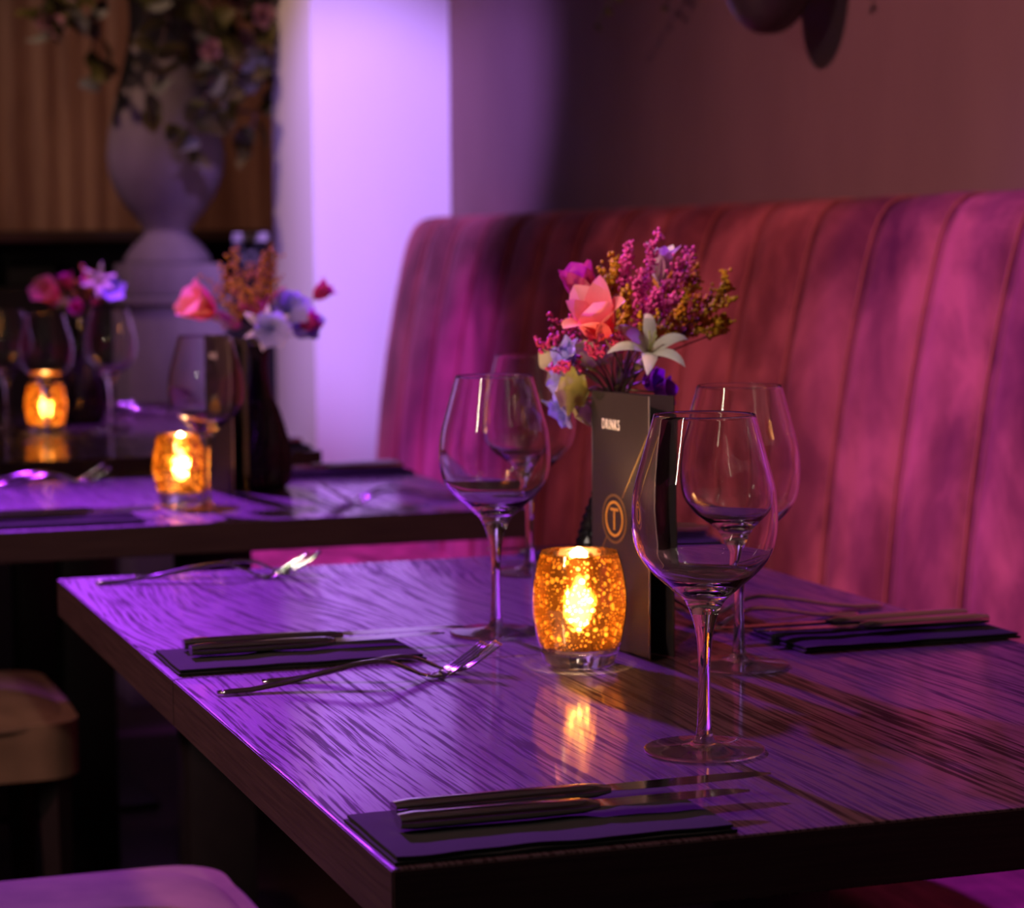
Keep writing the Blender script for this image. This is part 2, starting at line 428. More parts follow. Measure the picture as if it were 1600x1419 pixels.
# ---------------------------------------------------------------- tables
def table(x0, y0, wx, wy, mat, label, group=None, rz=0, colx=None):
    t = empty('dining_table', (x0, y0, 0), rz)
    T = .038
    top = box('top', 0, wx, 0, wy, .75-T, .75, mat, t, bev=.0012, seg=2, smooth=False)
    # edge bands: separate strips just proud of the core
    e = .0006
    box('edge_band', -e, .001, .0006, wy-.0006, .75-T+.0012, .7488, EDGE, t)
    box('edge_band', wx-.001, wx+e, .0006, wy-.0006, .75-T+.0012, .7488, EDGE, t)
    box('edge_band', .0006, wx-.0006, -e, .001, .75-T+.0012, .7488, EDGE, t)
    box('edge_band', .0006, wx-.0006, wy-.001, wy+e, .75-T+.0012, .7488, EDGE, t)
    cx, cy_ = (wx/2, wy/2)
    box('column', cx-.045, cx+.045, cy_-.045, cy_+.045, .012, .75-T-.006, BLACKMETAL, t, bev=.003)
    box('mounting_plate', cx-.15, cx+.15, cy_-.15, cy_+.15, .75-T-.006, .75-T, BLACKMETAL, t)
    box('foot_plate', cx-.2, cx+.2, cy_-.2, cy_+.2, 0, .012, BLACKMETAL, t, bev=.003)
    return tag(t, label, 'table', group)
table(0, 0, .7, .5994, WOOD_A, 'straight-grained dark wood table under two wine glasses and a napkin set at its corner')
table(0, .6006, .7, .5994, WOOD_B, 'dark wood table with swirling grain holding the drinks card and a vase of mixed flowers')
table(-.035, 1.625, .7, .6, WOOD_C, 'small single dark wood table standing between the two paired tables')
table(-.06, 2.57, .7, .599, WOOD_C, 'dark wood table of the far pair, next to the small single table', )
table(-.06, 3.171, .7, .599, WOOD_C, 'dark wood table of the far pair, closest to the stone plinth')

# ---------------------------------------------------------------- wine glasses
OUT = [(.0335, .2238), (.0375, .209), (.0416, .194), (.0466, .175), (.0481, .157), (.0475, .1444), (.0443, .133), (.0365, .1215), (.0238, .110), (.0138, .1010), (.0095, .0928), (.0058, .0794), (.0041, .0603), (.0040, .045), (.0046, .022), (.0056, .0105)]
FOOT = [(.0056, .0105), (.0075, .0072), (.012, .0052), (.020, .0040), (.030, .0031), (.0385, .0026), (.0400, .0021), (.0403, .0014), (.0398, .0006), (.0385, .0003)]
def make_glass():
    g = empty('wine_glass')
    o1 = catmull(OUT[:11], 5)[::-1]               # stem joint -> rim (outside)
    rim = [(.0334, .2241), (.0332, .2242), (.0330, .2241)]
    inner = []
    for r, z in catmull(OUT[:9], 5):
        th = interp([(.1101, .0045), (.118, .0024), (.13, .0012), (.16, .0007), (.224, .0006)], z)
        inner.append((max(r-th, .001), z))
    inner = [p for p in inner if p[1] > .1145]+[(.0165, .1105), (.009, .1078), (.003, .1070), (.0003, .1069)]
    lathe('bowl', o1+rim+inner, 72, GLASS, g, cap1=True)
    st = catmull(OUT[10:], 5)[::-1]
    lathe('stem', st, 40, GLASS, g)
    ft = catmull(FOOT, 3)
    lathe('foot', ft[::-1], 72, GLASS_FOOT, g, cap0=True)
    return g
G0 = make_glass(); GLASSES = []
GL = [((.278, .211), 'clear wine glass standing closest to the napkin at the front table corner'),
      ((.305, .712), 'clear wine glass between the mercury glass candle and the forks beside it'),
      ((.462, 1.060), 'clear wine glass at the far rim of the table behind the flower bouquet'),
      ((.433, .490), 'clear wine glass beside the drinks card on the bench side, by the knives'),
      ((.276, 1.764), 'clear wine glass on the small single table beside its glowing candle'),
      ((.393, 3.158), 'clear wine glass on the far tables to the bench side of the vase'),
      ((.243, 2.942), 'clear wine glass on the far tables right in front of the glowing candle'),
      ((.215, 3.26), 'clear wine glass on the far tables, on the chair side behind the candle')]
for i, ((x, y), lb) in enumerate(GL):
    g = G0 if i == 0 else copy_tree(G0); GLASSES.append(g)
    g.location = (x, y, .7502); g.rotation_euler = (0, 0, i*.7); tag(g, lb, 'wine glass', 'wine glasses on the tables')

# ---------------------------------------------------------------- votive candles
def make_votive():
    c = empty('votive_candle')
    prof = [(.0262, .0), (.0285, .003), (.0312, .010), (.0345, .022), (.0378, .040), (.0383, .052), (.0372, .066), (.0345, .080), (.0322, .088), (.0315, .0905)]
    pf = catmull(prof, 4)
    up = [p for p in pf if p[1] >= .0128]
    sh = lathe('coated_glass_shell', [(r-.0011, z) for r, z in up], 72, MERCURY, c)
    lathe('clear_outer_glass', up+[(.0311, .0916), (.0305, .0912), (.0304, .0900)], 72, THIN_AMBER, c)
    lo = [p for p in pf if p[1] <= .0128]
    lathe('thick_base', lo+[(.0300, .0128), (.015, .0122), (.0005, .0120)], 64, GLASS_BASE, c, cap0=True, cap1=True)
    wx = lathe('wax_candle', [(.0195, .0135), (.0197, .026), (.0185, .0275), (.010, .0262), (.0008, .0260)], 32, WAX, c, cap0=True, cap1=True)
    V, F = sweep([(0, 0, .026), (.0003, 0, .033)], .0006, 6); mesh_obj('wick', V, F, DARKWOOD, wx)
    fl = catmull([(.0008, .031), (.0052, .037), (.0074, .044), (.0062, .053), (.0030, .063), (.0004, .072)], 3)
    lathe('flame', fl, 20, FLAME, wx, cap0=True, cap1=True)
    return c
V0 = make_votive()
VL = [((.318, .545), 'gold mercury glass votive in front of the drinks card, its specks glowing', 1.0),
      ((.262, 1.862), 'gold mercury glass votive on the small single table beside one wine glass', 1.0),
      ((.268, 3.13), 'gold mercury glass votive on the far tables behind a wine glass', 1.0)]
for i, ((x, y), lb, s) in enumerate(VL):
    c = V0 if i == 0 else copy_tree(V0)
    c.location = (x, y, .7502); c.rotation_euler = (0, 0, .6+1.9*i); tag(c, lb, 'candle holder', 'votive candles on the tables')
    ld = bpy.data.lights.new('candle_flame_light', 'POINT'); ld.color = (1.0, .52, .15); ld.energy = 3.0; ld.shadow_soft_size = .009
    lo = bpy.data.objects.new('candle_flame_light', ld); COL.objects.link(lo); lo.location = (x, y, .7502+.052)

# ---------------------------------------------------------------- cutlery and napkins
FZ = [(0, .0020), (.12, .0022), (.25, .0055), (.40, .0118), (.52, .0160), (.58, .0168), (.64, .0150), (.70, .0095), (.745, .0045), (.79, .0021), (.83, .0028), (.87, .0065), (.92, .0130), (.96, .0185), (1.0, .0250)]
def make_fork(L):
    f = empty('dinner_fork')
    fz = [(t*L, z*L/.215) for t, z in FZ]
    W = [(0, (.0034, .0014)), (.02, (.0052, .0017)), (.10, (.0056, .0018)), (.35, (.0046, .0018)), (.55, (.0032, .0019)), (.66, (.0026, .0019)), (.74, (.0036, .0016)), (.77, (.0062, .0012))]
    pts, sz = [], []
    for i in range(33):
        t = .77*i/32
        a = [(u, s[0]) for u, s in W]; b = [(u, s[1]) for u, s in W]
        pts.append((t*L, 0, interp([(u/1, z) for u, z in fz], t*L))); sz.append((interp(a, t), interp(b, t)))
    V, F = sweep(pts, sz, 10, flat=Vector((0, 0, 1))); mesh_obj('handle', V, F, STEEL, f)
    pts, sz = [], []
    for i in range(9):
        t = .755+.095*i/8
        pts.append((t*L, 0, interp(fz, t*L))); sz.append((interp([(.755, .0045), (.79, .0098), (.82, .0112), (.85, .0112)], t), .0009))
    V, F = sweep(pts, sz, 12, flat=Vector((0, 0, 1))); mesh_obj('head', V, F, STEEL, f)
    for k in range(4):
        y = (k-1.5)*.0062
        pts = [((.84+.16*i/8)*L, y*(1-.08*i/8), interp(fz, (.84+.16*i/8)*L)) for i in range(9)]
        V, F = sweep(pts, [(.0018-.0008*(i/8)**2, .0009) for i in range(9)], 8, flat=Vector((0, 0, 1))); mesh_obj('tine', V, F, STEEL, f)
    return f
def make_knife(L):
    k = empty('table_knife'); H = .56*L
    pts, sz = [], []
    for i in range(15):
        t = i/14; x = t*H
        pts.append((x, 0, .0052))
        wd = interp([(0, .0066), (.03, .0078), (.5, .0074), (.92, .0066), (1, .0045)], t); th = interp([(0, .0038), (.03, .0048), (.7, .0046), (.94, .0040), (1, .0022)], t)
        sz.append((wd, th))
    V, F = [], []
    for (x, _, z), (a, b) in zip(pts, sz):
        for q in range(20):
            c_, s_ = math.cos(2*PI*q/20), math.sin(2*PI*q/20); V.append((x, a*math.copysign(abs(c_)**.75, c_), z+b*math.copysign(abs(s_)**.75, s_)))
    for i in range(14):
        for q in range(20): F.append((i*20+q, i*20+(q+1) % 20, i*20+20+(q+1) % 20, i*20+20+q))
    F += [tuple(range(19, -1, -1)), tuple(range(280, 300))]
    h = mesh_obj('handle', V, F, STEEL, k); h.data.set_sharp_from_angle(angle=math.radians(60))
    V, F = [], []; NB = 16
    for i in range(NB+1):
        t = i/NB; x = H-.004+(L-H+.004)*t
        y1 = interp([(0, .0042), (.1, .0062), (.5, .0066), (.8, .0058), (.93, .0028), (1, -.0030)], t)      # spine
        y0 = -interp([(0, .0045), (.1, .0090), (.5, .0098), (.8, .0085), (.95, .0056), (1, .0036)], t)     # edge
        zt = .0056+.0006*t
        th = interp([(0, .0016), (.1, .0009), (1, .0006)], t)
        V += [(x, y1, zt+th), (x, y0, zt+.0001), (x, y0, zt-.0001), (x, y1, zt-th)]
    for i in range(NB):
        a = 4*i
        for q in range(4): F.append((a+q, a+4+q, a+4+(q+1) % 4, a+(q+1) % 4))
    F += [(3, 2, 1, 0), (4*NB, 4*NB+1, 4*NB+2, 4*NB+3)]
    b = mesh_obj('blade', V, F, STEEL, k); b.data.set_sharp_from_angle(angle=math.radians(30))
    return k
def make_napkin(seed=0):
    """a folded paper napkin: two thick folds lying on each other"""
    V, F = [], []; NX, NY = 24, 8
    for layer in range(2):
        ox, oy = (.0, .0) if layer == 0 else (.0015, .0015)
        lx, ly = .204-.004*layer, .104-.003*layer
        z0, z1 = (0, .0022) if layer == 0 else (.0026, .0050)
        base = len(V)
        for top in (0, 1):
            for j in range(NY+1):
                for i in range(NX+1):
                    x, y = i/NX*lx+ox, j/NY*ly+oy
                    e = min(j, NY-j)/NY; ee = min(i, NX-i)/NX
                    zz = (z1 if top else z0)
                    wav = .0011*noise.noise(Vector((x*30+seed*9, y*20, 2)))*(1 if layer or top else 0)+.0004
                    yy = y+.0016*noise.noise(Vector((x*22+seed*5, layer*7, j*.05)))
                    if top and (j in (0, NY) or i in (0, NX)): zz -= .0008
                    V.append((x, yy, max(.0001, zz+(wav if top or layer else 0)*(1 if top else .6))))
        W_ = NX+1; S = W_*(NY+1)
        for j in range(NY):
            for i in range(NX):
                a = base+j*W_+i; F.append((a, a+W_, a+W_+1, a+1)); b = a+S; F.append((b, b+1, b+W_+1, b+W_))
        for i in range(NX):
            a = base+i; F.append((a, a+1, a+S+1, a+S)); a = base+NY*W_+i; F.append((a+1, a, a+S, a+S+1))
        for j in range(NY):
            a = base+j*W_; F.append((a+W_, a, a+S, a+S+W_)); a = base+j*W_+NX; F.append((a, a+W_, a+S+W_, a+S))
    o = mesh_obj('paper_napkin', V, F, NAPKIN); o.data.set_sharp_from_angle(angle=math.radians(50)); return o
F1, F2, K1, K2 = make_fork(.215), make_fork(.190), make_knife(.240), make_knife(.215)
for o in (F2,): o.name = 'starter_fork'
K2.name = 'starter_knife'
used = set()
TZ = .7503
def put(proto, x, y, z, rz, label, cat, group):
    if proto.name not in used: used.add(proto.name); o = proto
    else: o = copy_tree(proto)
    o.location = (x, y, z); o.rotation_euler = (0, 0, rz); tag(o, label, cat, group); return o
NZ = TZ+.0062
def napkin_at(x, y, rz, label, seed):
    n = make_napkin(seed); n.location = (x, y, TZ); n.rotation_euler = (0, 0, rz); return tag(n, label, 'napkin', 'black napkins under the knives')
FG, KG = 'forks laid on the tables', 'knives laid on the napkins'
R = math.radians
def knives(a, b, where):
    put(K1, *a, 'longer steel knife '+where, 'knife', KG)
    put(K2, *b, 'shorter steel knife '+where, 'knife', KG)
def forks(a, b, where):
    put(F1, *a, 'longer steel fork '+where, 'fork', FG)
    put(F2, *b, 'shorter steel fork '+where, 'fork', FG)
# chair side, straight-grained table
napkin_at(.003, .006, 0, 'folded black paper napkin at the corner of the straight-grained table', 1)
knives((.026, .086, NZ, R(.6)), (.020, .056, NZ, R(-1.0)), 'at the corner of the straight-grained table')
forks((.018, .522, TZ, R(2)), (.060, .556, TZ, R(-3)), 'beside the candle, across the chair-side seam')
# chair side, figured table
napkin_at(.006, .610, 0, 'folded black paper napkin on the chair side of the swirling-grain table', 2)
knives((.026, .690, NZ, R(-.5)), (.026, .660, NZ, R(.3)), 'on the napkin beside the table seam')
forks((.028, 1.140, TZ, R(-6)), (.074, 1.172, TZ, R(-9)), 'at the far chair-side corner, tinted gold by the candles')
# bench side
napkin_at(.7105, .626, PI, 'folded black paper napkin on the bench side beside the drinks card', 3)
knives((.700, .598, NZ, PI+R(1)), (.703, .566, NZ, PI-R(1)), 'on the bench-side napkin by the drinks card')
forks((.684, .718, TZ, PI-R(1)), (.640, .684, TZ, PI+R(8)), 'on the bench side behind the vase, violet in the light')
napkin_at(.700, 1.1975, PI, 'folded black paper napkin behind the far wine glass of the main tables', 4)
knives((.690, 1.163, NZ, PI+R(1)), (.694, 1.133, NZ, PI), 'behind the far wine glass of the main tables')
# small table
napkin_at(-.030, 1.645, 0, 'folded black paper napkin at the chair side of the small single table', 5)
knives((-.012, 1.715, NZ, 0), (-.012, 1.685, NZ, 0), 'at the chair side of the small single table')
forks((.000, 2.205, TZ, R(-3)), (.03, 2.18, TZ, R(-6)), 'at the chair side of the small single table')
napkin_at(.664, 2.222, PI, 'folded black paper napkin at the bench side of the small single table', 6)
knives((.655, 2.185, NZ, PI), (.655, 2.155, NZ, PI), 'at the bench side of the small single table')
forks((.650, 1.800, TZ, PI+R(1)), (.625, 1.757, TZ, PI-R(1)), 'at the bench side of the small single table')
# far tables
napkin_at(.636, 2.72, PI, 'folded black paper napkin on the far pair, next to the small table', 7)
knives((.628, 2.69, NZ, PI), (.628, 2.66, NZ, PI), 'on the far pair, next to the small table')
napkin_at(.636, 3.72, PI, 'folded black paper napkin on the far pair, next to the stone plinth', 8)
knives((.628, 3.69, NZ, PI), (.628, 3.66, NZ, PI), 'on the far pair, next to the stone plinth')
forks((.632, 3.500, TZ, PI), (.605, 3.462, TZ, PI-R(1)), 'on the far pair, bench side of the vase')

# ---------------------------------------------------------------- drinks cards
def text_mesh(name, s, size, mat, parent, sx=1.0, off=0.0, ext=.00012):
    cu = bpy.data.curves.new(name, 'FONT'); cu.body = s; cu.size = size; cu.extrude = ext; cu.offset = off; cu.align_x = 'LEFT'; cu.space_character = 1.25
    o = bpy.data.objects.new(name, cu); COL.objects.link(o)
    dg = bpy.context.evaluated_depsgraph_get(); me = bpy.data.meshes.new_from_object(o.evaluated_get(dg))
    COL.objects.unlink(o); bpy.data.objects.remove(o)
    for v in me.vertices: v.co = Vector((v.co.x*sx, -v.co.z, v.co.y))      # stand it up, facing -Y
    m = bpy.data.objects.new(name, me); COL.objects.link(m); me.materials.clear(); me.materials.append(mat); m.parent = parent; return m
def flat_poly(name, rings, mat, parent, y=-.0009):
    """list of quads-lists in card coordinates (u, h), laid just on the card face"""
    V, F = [], []
    for quad in rings:
        b = len(V); V += [(u, y, h) for u, h in quad]+[(u, y+.0004, h) for u, h in quad]; n = len(quad)
        F.append(tuple(range(b, b+n)))
        for k in range(n): F.append((b+k, b+(k+1) % n, b+n+(k+1) % n, b+n+k))
    return mesh_obj(name, V, F, mat, parent, smooth=False)
def bar(p, q, wd):
    d = Vector((q[0]-p[0], q[1]-p[1])).normalized(); nx, ny = -d.y*wd/2, d.x*wd/2
    return [(p[0]+nx, p[1]+ny), (p[0]-nx, p[1]-ny), (q[0]-nx, q[1]-ny), (q[0]+nx, q[1]+ny)]
def ring(cx, cz, r0, r1, n=48):
    out = []
    for k in range(n):
        a, b = 2*PI*k/n, 2*PI*(k+1)/n
        out.append([(cx+r0*math.cos(a), cz+r0*math.sin(a)), (cx+r1*math.cos(a), cz+r1*math.sin(a)), (cx+r1*math.cos(b), cz+r1*math.sin(b)), (cx+r0*math.cos(b), cz+r0*math.sin(b))])
    return out
def make_card():
    c = empty('drinks_card'); W_, H_ = .0955, .2135
    front = box('front_panel', 0, W_, -.0005, .0005, .0003, H_, CARD, c)
    box('cut_edge', W_, W_+.0004, -.0005, .0005, .0003, H_, CARD_EDGE, front)
    back = box('back_panel', 0, W_+.005, -.0005, .0005, .0003, H_, CARD_IN, c); back.rotation_euler = (0, 0, R(12.5))
    V, F = sweep([(0, 0, .0003), (0, 0, H_)], .0008, 8); mesh_obj('fold', V, F, CARD, c)
    t = text_mesh('lettering', 'DRINKS', .0122, WHITE_INK, front, .60, 0.0); t.location = (.0175, -.0006, H_-.0305)
    ex, ez = .0385, H_-.1045
    flat_poly('emblem_ring', ring(ex, ez, .0128, .0150), GOLD_INK, front)
    flat_poly('dotted_ring', ring(ex, ez, .0198, .0206, 60)[::1], BRONZE_INK, front)
    dots = []
    for k in range(64):
        a = 2*PI*k/64; dots.append(bar((ex+.0184*math.cos(a), ez+.0184*math.sin(a)), (ex+.0206*math.cos(a), ez+.0206*math.sin(a)), .0007))
    flat_poly('ring_ticks', dots, BRONZE_INK, front)
    flat_poly('emblem_letter', [bar((ex-.0066, ez+.0078), (ex+.0066, ez+.0078), .0022), bar((ex, ez+.0078), (ex, ez-.0092), .0022)], GOLD_INK, front)
    flat_poly('diagonal_rule', [bar((.0945, H_-.031), (.0520, H_-.086), .0007), bar((.0265, H_-.119), (.0080, H_-.143), .0007)], BRONZE_INK, front)
    return c
C0 = make_card()
C0.location = (.3665, .638, TZ); C0.rotation_euler = (0, 0, math.atan2(-.0995, .0122))
tag(C0, 'charcoal folded drinks card with gold ringed emblem standing behind the mercury candle', 'menu card', 'drinks cards')
c2 = copy_tree(C0); c2.location = (.330, 2.02, TZ); c2.rotation_euler = (0, 0, R(-80))
tag(c2, 'charcoal folded drinks card standing by the vase on the small single table', 'menu card', 'drinks cards')

# ---------------------------------------------------------------- vases
def make_vase():
    v = empty('bottle_vase')
    body = catmull([(.0320, 0), (.0370, .004), (.0412, .018), (.0420, .034), (.0408, .052), (.0362, .075), (.0295, .098), (.0225, .118), (.0186, .128)], 4)
    V, F = [], []
    n = 60; rows = len(body)
    lathe('body', body, 48, VASE_M, v, cap0=True)
    # diamond studs pressed all round the lower body, a single fine relief
    V, F = [], []
    for rw in range(17):
        z = .008+rw*.0070
        r = interp([(zz, rr) for rr, zz in body], z); k = max(10, int(2*PI*r/.0092))
        for i in range(k):
            a = 2*PI*(i+.5*(rw % 2))/k; hw = PI/k*.92; hz = .0062
            def P(da, dz, dr):
                zz = z+dz; rr = interp([(q, p) for p, q in body], zz)+dr; return (rr*math.cos(a+da), rr*math.sin(a+da), zz)
            b = len(V); V += [P(-hw, 0, -.0002), P(0, -hz, -.0002), P(hw, 0, -.0002), P(0, hz, -.0002), P(0, 0, .0026)]
            F += [(b, b+1, b+4), (b+1, b+2, b+4), (b+2, b+3, b+4), (b+3, b, b+4)]
    st = mesh_obj('diamond_relief', V, F, VASE_M, v, smooth=False); st['kind'] = 'stuff'
    lathe('neck', catmull([(.0188, .1275), (.0152, .140), (.0125, .155), (.0118, .172), (.0128, .186), (.0150, .198), (.0156, .2005), (.0150, .2010), (.0138, .1985), (.0112, .185), (.0104, .165)], 4), 48, VASE_NECK, v)
    return v
VASES = []
VS0 = make_vase()
VPOS = [((.415, .700), 'black studded bottle vase behind the large drinks card, full of mixed flowers', .0),
        ((.405, 2.012), 'black studded bottle vase on the small single table beside its drinks card', .4),
        ((.372, 3.36), 'black studded bottle vase on the far tables beside a candle', .8)]
for i, ((x, y), lb, rz) in enumerate(VPOS):
    v = VS0 if i == 0 else copy_tree(VS0); VASES.append(v); v.location = (x, y, TZ); v.rotation_euler = (0, 0, rz); tag(v, lb, 'vase', 'bottle vases on the tables')

# ---------------------------------------------------------------- flowers
def set_t(me, ts):
    at = me.attributes.new('t', 'FLOAT', 'POINT'); at.data.foreach_set('value', ts)
def petal(parent, mat, L, W, ang0, ang1, roll, curl=.2, pointy=1.6, name='petal', wave=.0, NU=9, NV=6, wpos=.45):
    """petal rising along local +Z, leaning outwards from ang0 to ang1, turned by roll about Z"""
    V, F, T = [], [], []
    x = z = 0
    pts = []
    for i in range(NU+1):
        t = i/NU; a = ang0+(ang1-ang0)*t**1.3
        pts.append((x, z, a)); x += math.sin(a)*L/NU; z += math.cos(a)*L/NU
    cr, sr = math.cos(roll), math.sin(roll)
    for i, (px_, pz, a) in enumerate(pts):
        t = i/NU
        wd = W/2*max(.04, (math.sin(PI*min(1, t**(math.log(.5)/math.log(wpos))))**(1.2/pointy) if t < 1 else 0)+(.18 if t < .3 else 0)*(1-t/.3))
        for j in range(NV+1):
            s = 2*j/NV-1
            cup = curl*W*(s*s)*math.sin(PI*min(1, t*1.05))
            wv = wave*W*math.sin(s*5+t*7)
            lx = px_-math.cos(a)*(cup+wv)*1.0; lz = pz+math.sin(a)*(cup+wv)
            ly = s*wd
            V.append((lx*cr-ly*sr, lx*sr+ly*cr, lz)); T.append(t)
    for i in range(NU):
        for j in range(NV):
            a = i*(NV+1)+j; F.append((a, a+1, a+NV+2, a+NV+1))
    o = mesh_obj(name, V, F, mat, parent); set_t(o.data, T); return o
def orient(o, pos, d, spin=0):
    d = Vector(d).normalized(); q = d.to_track_quat('Z', 'Y'); o.location = pos; o.rotation_mode = 'QUATERNION'
    o.rotation_quaternion = q @ Matrix.Rotation(spin, 3, 'Z').to_quaternion()
class Solid:
    """world-space triangles of something already standing there"""
    def __init__(s, V, F):
        s.t = BVHTree.FromPolygons(V, F)
        s.lo = [min(v[i] for v in V) for i in range(3)]; s.hi = [max(v[i] for v in V) for i in range(3)]
    def hits(s, o):
        if any(s.lo[i] > o.hi[i] or o.lo[i] > s.hi[i] for i in range(3)): return 0
        return len(s.t.overlap(o.t))
    def near(s, p, r):
        if any(p[i] < s.lo[i]-r or p[i] > s.hi[i]+r for i in range(3)): return False
        return s.t.find_nearest(p, r)[0] is not None
def solid_of(root):
    bpy.context.view_layer.update(); V, F = [], []
    def walk(o):
        if o.type == 'MESH':
            b = len(V); V.extend(o.matrix_world@v.co for v in o.data.vertices); F.extend([b+i for i in p.vertices] for p in o.data.polygons)
        for c in o.children: walk(c)
    walk(root); return Solid(V, F)
def local_geo(parts):
    V, F = [], []
    for o in parts:
        b = len(V); V.extend(v.co.copy() for v in o.data.vertices); F.extend([b+i for i in p.vertices] for p in o.data.polygons)
    return V, F
def pose(o): m = o.rotation_quaternion.to_matrix().to_4x4(); m.translation = o.location; return m
AROUND = []                      # what stands around the bouquet being arranged
SLOTS = []                       # free places for stems in the vase mouth
def start_bouquet(roots):
    AROUND[:] = [solid_of(r) for r in roots]
    SLOTS[:] = [Vector((.0088*math.sqrt((k+.5)/42)*math.cos(k*2.39996), .0088*math.sqrt((k+.5)/42)*math.sin(k*2.39996), 0)) for k in range(42)]
def slot(mouth, pos):
    h = Vector((pos[0]-mouth[0], pos[1]-mouth[1], 0)); want = h.normalized()*.0088*min(1, h.length/.05) if h.length > 1e-6 else h
    best = min(SLOTS, key=lambda q: (q-want).length); SLOTS.remove(best); return best
def clash(sol): return sum(a.hits(sol) for a in AROUND)
def stem_path(mouth, pos, d, rs, off, n=12):
    p0 = Vector(mouth)+off+Vector((0, 0, .0075)); pos = Vector(pos); ln = (pos-p0).length
    j = Vector((rs.uniform(-1, 1), rs.uniform(-1, 1), rs.uniform(-.6, .6)))*.020
    p1 = p0+Vector((off.x*.8, off.y*.8, ln*.32))+j*.5; p2 = pos-Vector(d).normalized()*ln*.38+j
    return [Vector(mouth)+off+Vector((0, 0, -.05))]+[p0*(1-t)**3+p1*3*t*(1-t)**2+p2*3*t*t*(1-t)+pos*t**3 for t in [i/n for i in range(n+1)]]
def best_stem(mouth, pos, d, r, seed, tries=200):
    rs = random.Random(seed); off = slot(mouth, pos); best = None
    for k in range(tries):
        P = stem_path(mouth, pos, d, rs, off); V, F = sweep(P, r, 5); c = clash(Solid(V, F))
        if best is None or c < best[0]: best = (c, P)
        if c == 0: break
    return best[1]
def stem_to(parent, mouth, pos, d, mat=None, r=.0009):
    """stem from the vase mouth to the flower, in the flower's local space"""
    P = best_stem(mouth, pos, d, r, int(abs(pos[0]*9173+pos[2]*7717)*1000))
    inv = pose(parent).inverted(); V, F = sweep([inv@p for p in P], r, 5); mesh_obj('stem', V, F, mat or GREENSTEM, parent)
    V, F = sweep(P, r, 5); return Solid(V, F)
def settle(f, parts, pos, d, spin, free=.024, tries=150, depth=1.0):
    """turn and shift a bloom a little until its petals lie clear of everything placed before"""
    rs = random.Random(int(abs(pos[0]*3571+pos[2]*6421)*1000)); V, F = local_geo(parts); best = None
    for k in range(tries):
        g = free*k/tries
        p = Vector(pos)+CH*rs.uniform(-.5, .5)*g+Vector((0, 0, rs.uniform(-.5, .5)*g))+FW*rs.uniform(-1.6, 1.6)*g*depth
        dd = Vector(d).normalized()+Vector((rs.uniform(-1, 1), rs.uniform(-1, 1), rs.uniform(-1, 1)))*.5*k/tries; sp = spin+rs.uniform(-1, 1)*k/tries
        orient(f, p, dd, sp); m = pose(f); sol = Solid([m@v for v in V], F); c = clash(sol)
        if best is None or c < best[0]: best = (c, p, dd, sp, sol)
        if c == 0: break
    orient(f, *best[1:4]); return best[1], best[2], best[4]
def lily(name, pos, d, spin, mat, n, L, W, a0, a1, mouth, label, group, curl=.25, pointy=1.6, inner_open=.9, stamens=True, jitter=.15, wave=.0, stem_mat=None):
    rs = random.Random(int(abs(pos[0]*7919+pos[2]*104729)*1000))
    f = empty(name); parts = []
    for k in range(n):
        inner = k % 2
        parts.append(petal(f, mat, L*(1+rs.uniform(-.08, .08)), W*(.9 if inner else 1)*(1+rs.uniform(-.1, .1)), a0, a1*(1+rs.uniform(-jitter, jitter))*(inner_open if inner else 1), 2*PI*k/n+rs.uniform(-.12, .12), curl, pointy, wave=wave, wpos=.45 if pointy < 2 else .58))
    if stamens:
        for k in range(4):
            a = 2*PI*k/4+.4; V, F = sweep([(0, 0, 0), (.0012*math.cos(a), .0012*math.sin(a), L*.3), (.004*math.cos(a), .004*math.sin(a), L*.55)], [.0006, .0005, .0008], 5)
            parts.append(mesh_obj('stamen', V, F, STAMEN, f))
    pos, d, sol = settle(f, parts, pos, d, spin)
    st = stem_to(f, mouth, pos, d, stem_mat); AROUND.extend((sol, st)); return tag(f, label, 'flower', group)
ICO = None
def blob(V, F, c, r, rs):
    """a small bud: squashed octahedron"""
    b = len(V); c = Vector(c)
    q = Matrix.Rotation(rs.uniform(0, 6), 3, 'Z') @ Matrix.Rotation(rs.uniform(0, 3), 3, 'X')
    for p in ((1, 0, 0), (-1, 0, 0), (0, 1, 0), (0, -1, 0), (0, 0, 1), (0, 0, -1)):
        V.append(c+q@Vector(p)*r*rs.uniform(.8, 1.25))
    for f in ((0, 2, 4), (2, 1, 4), (1, 3, 4), (3, 0, 4), (2, 0, 5), (1, 2, 5), (3, 1, 5), (0, 3, 5)): F.append(tuple(b+i for i in f))
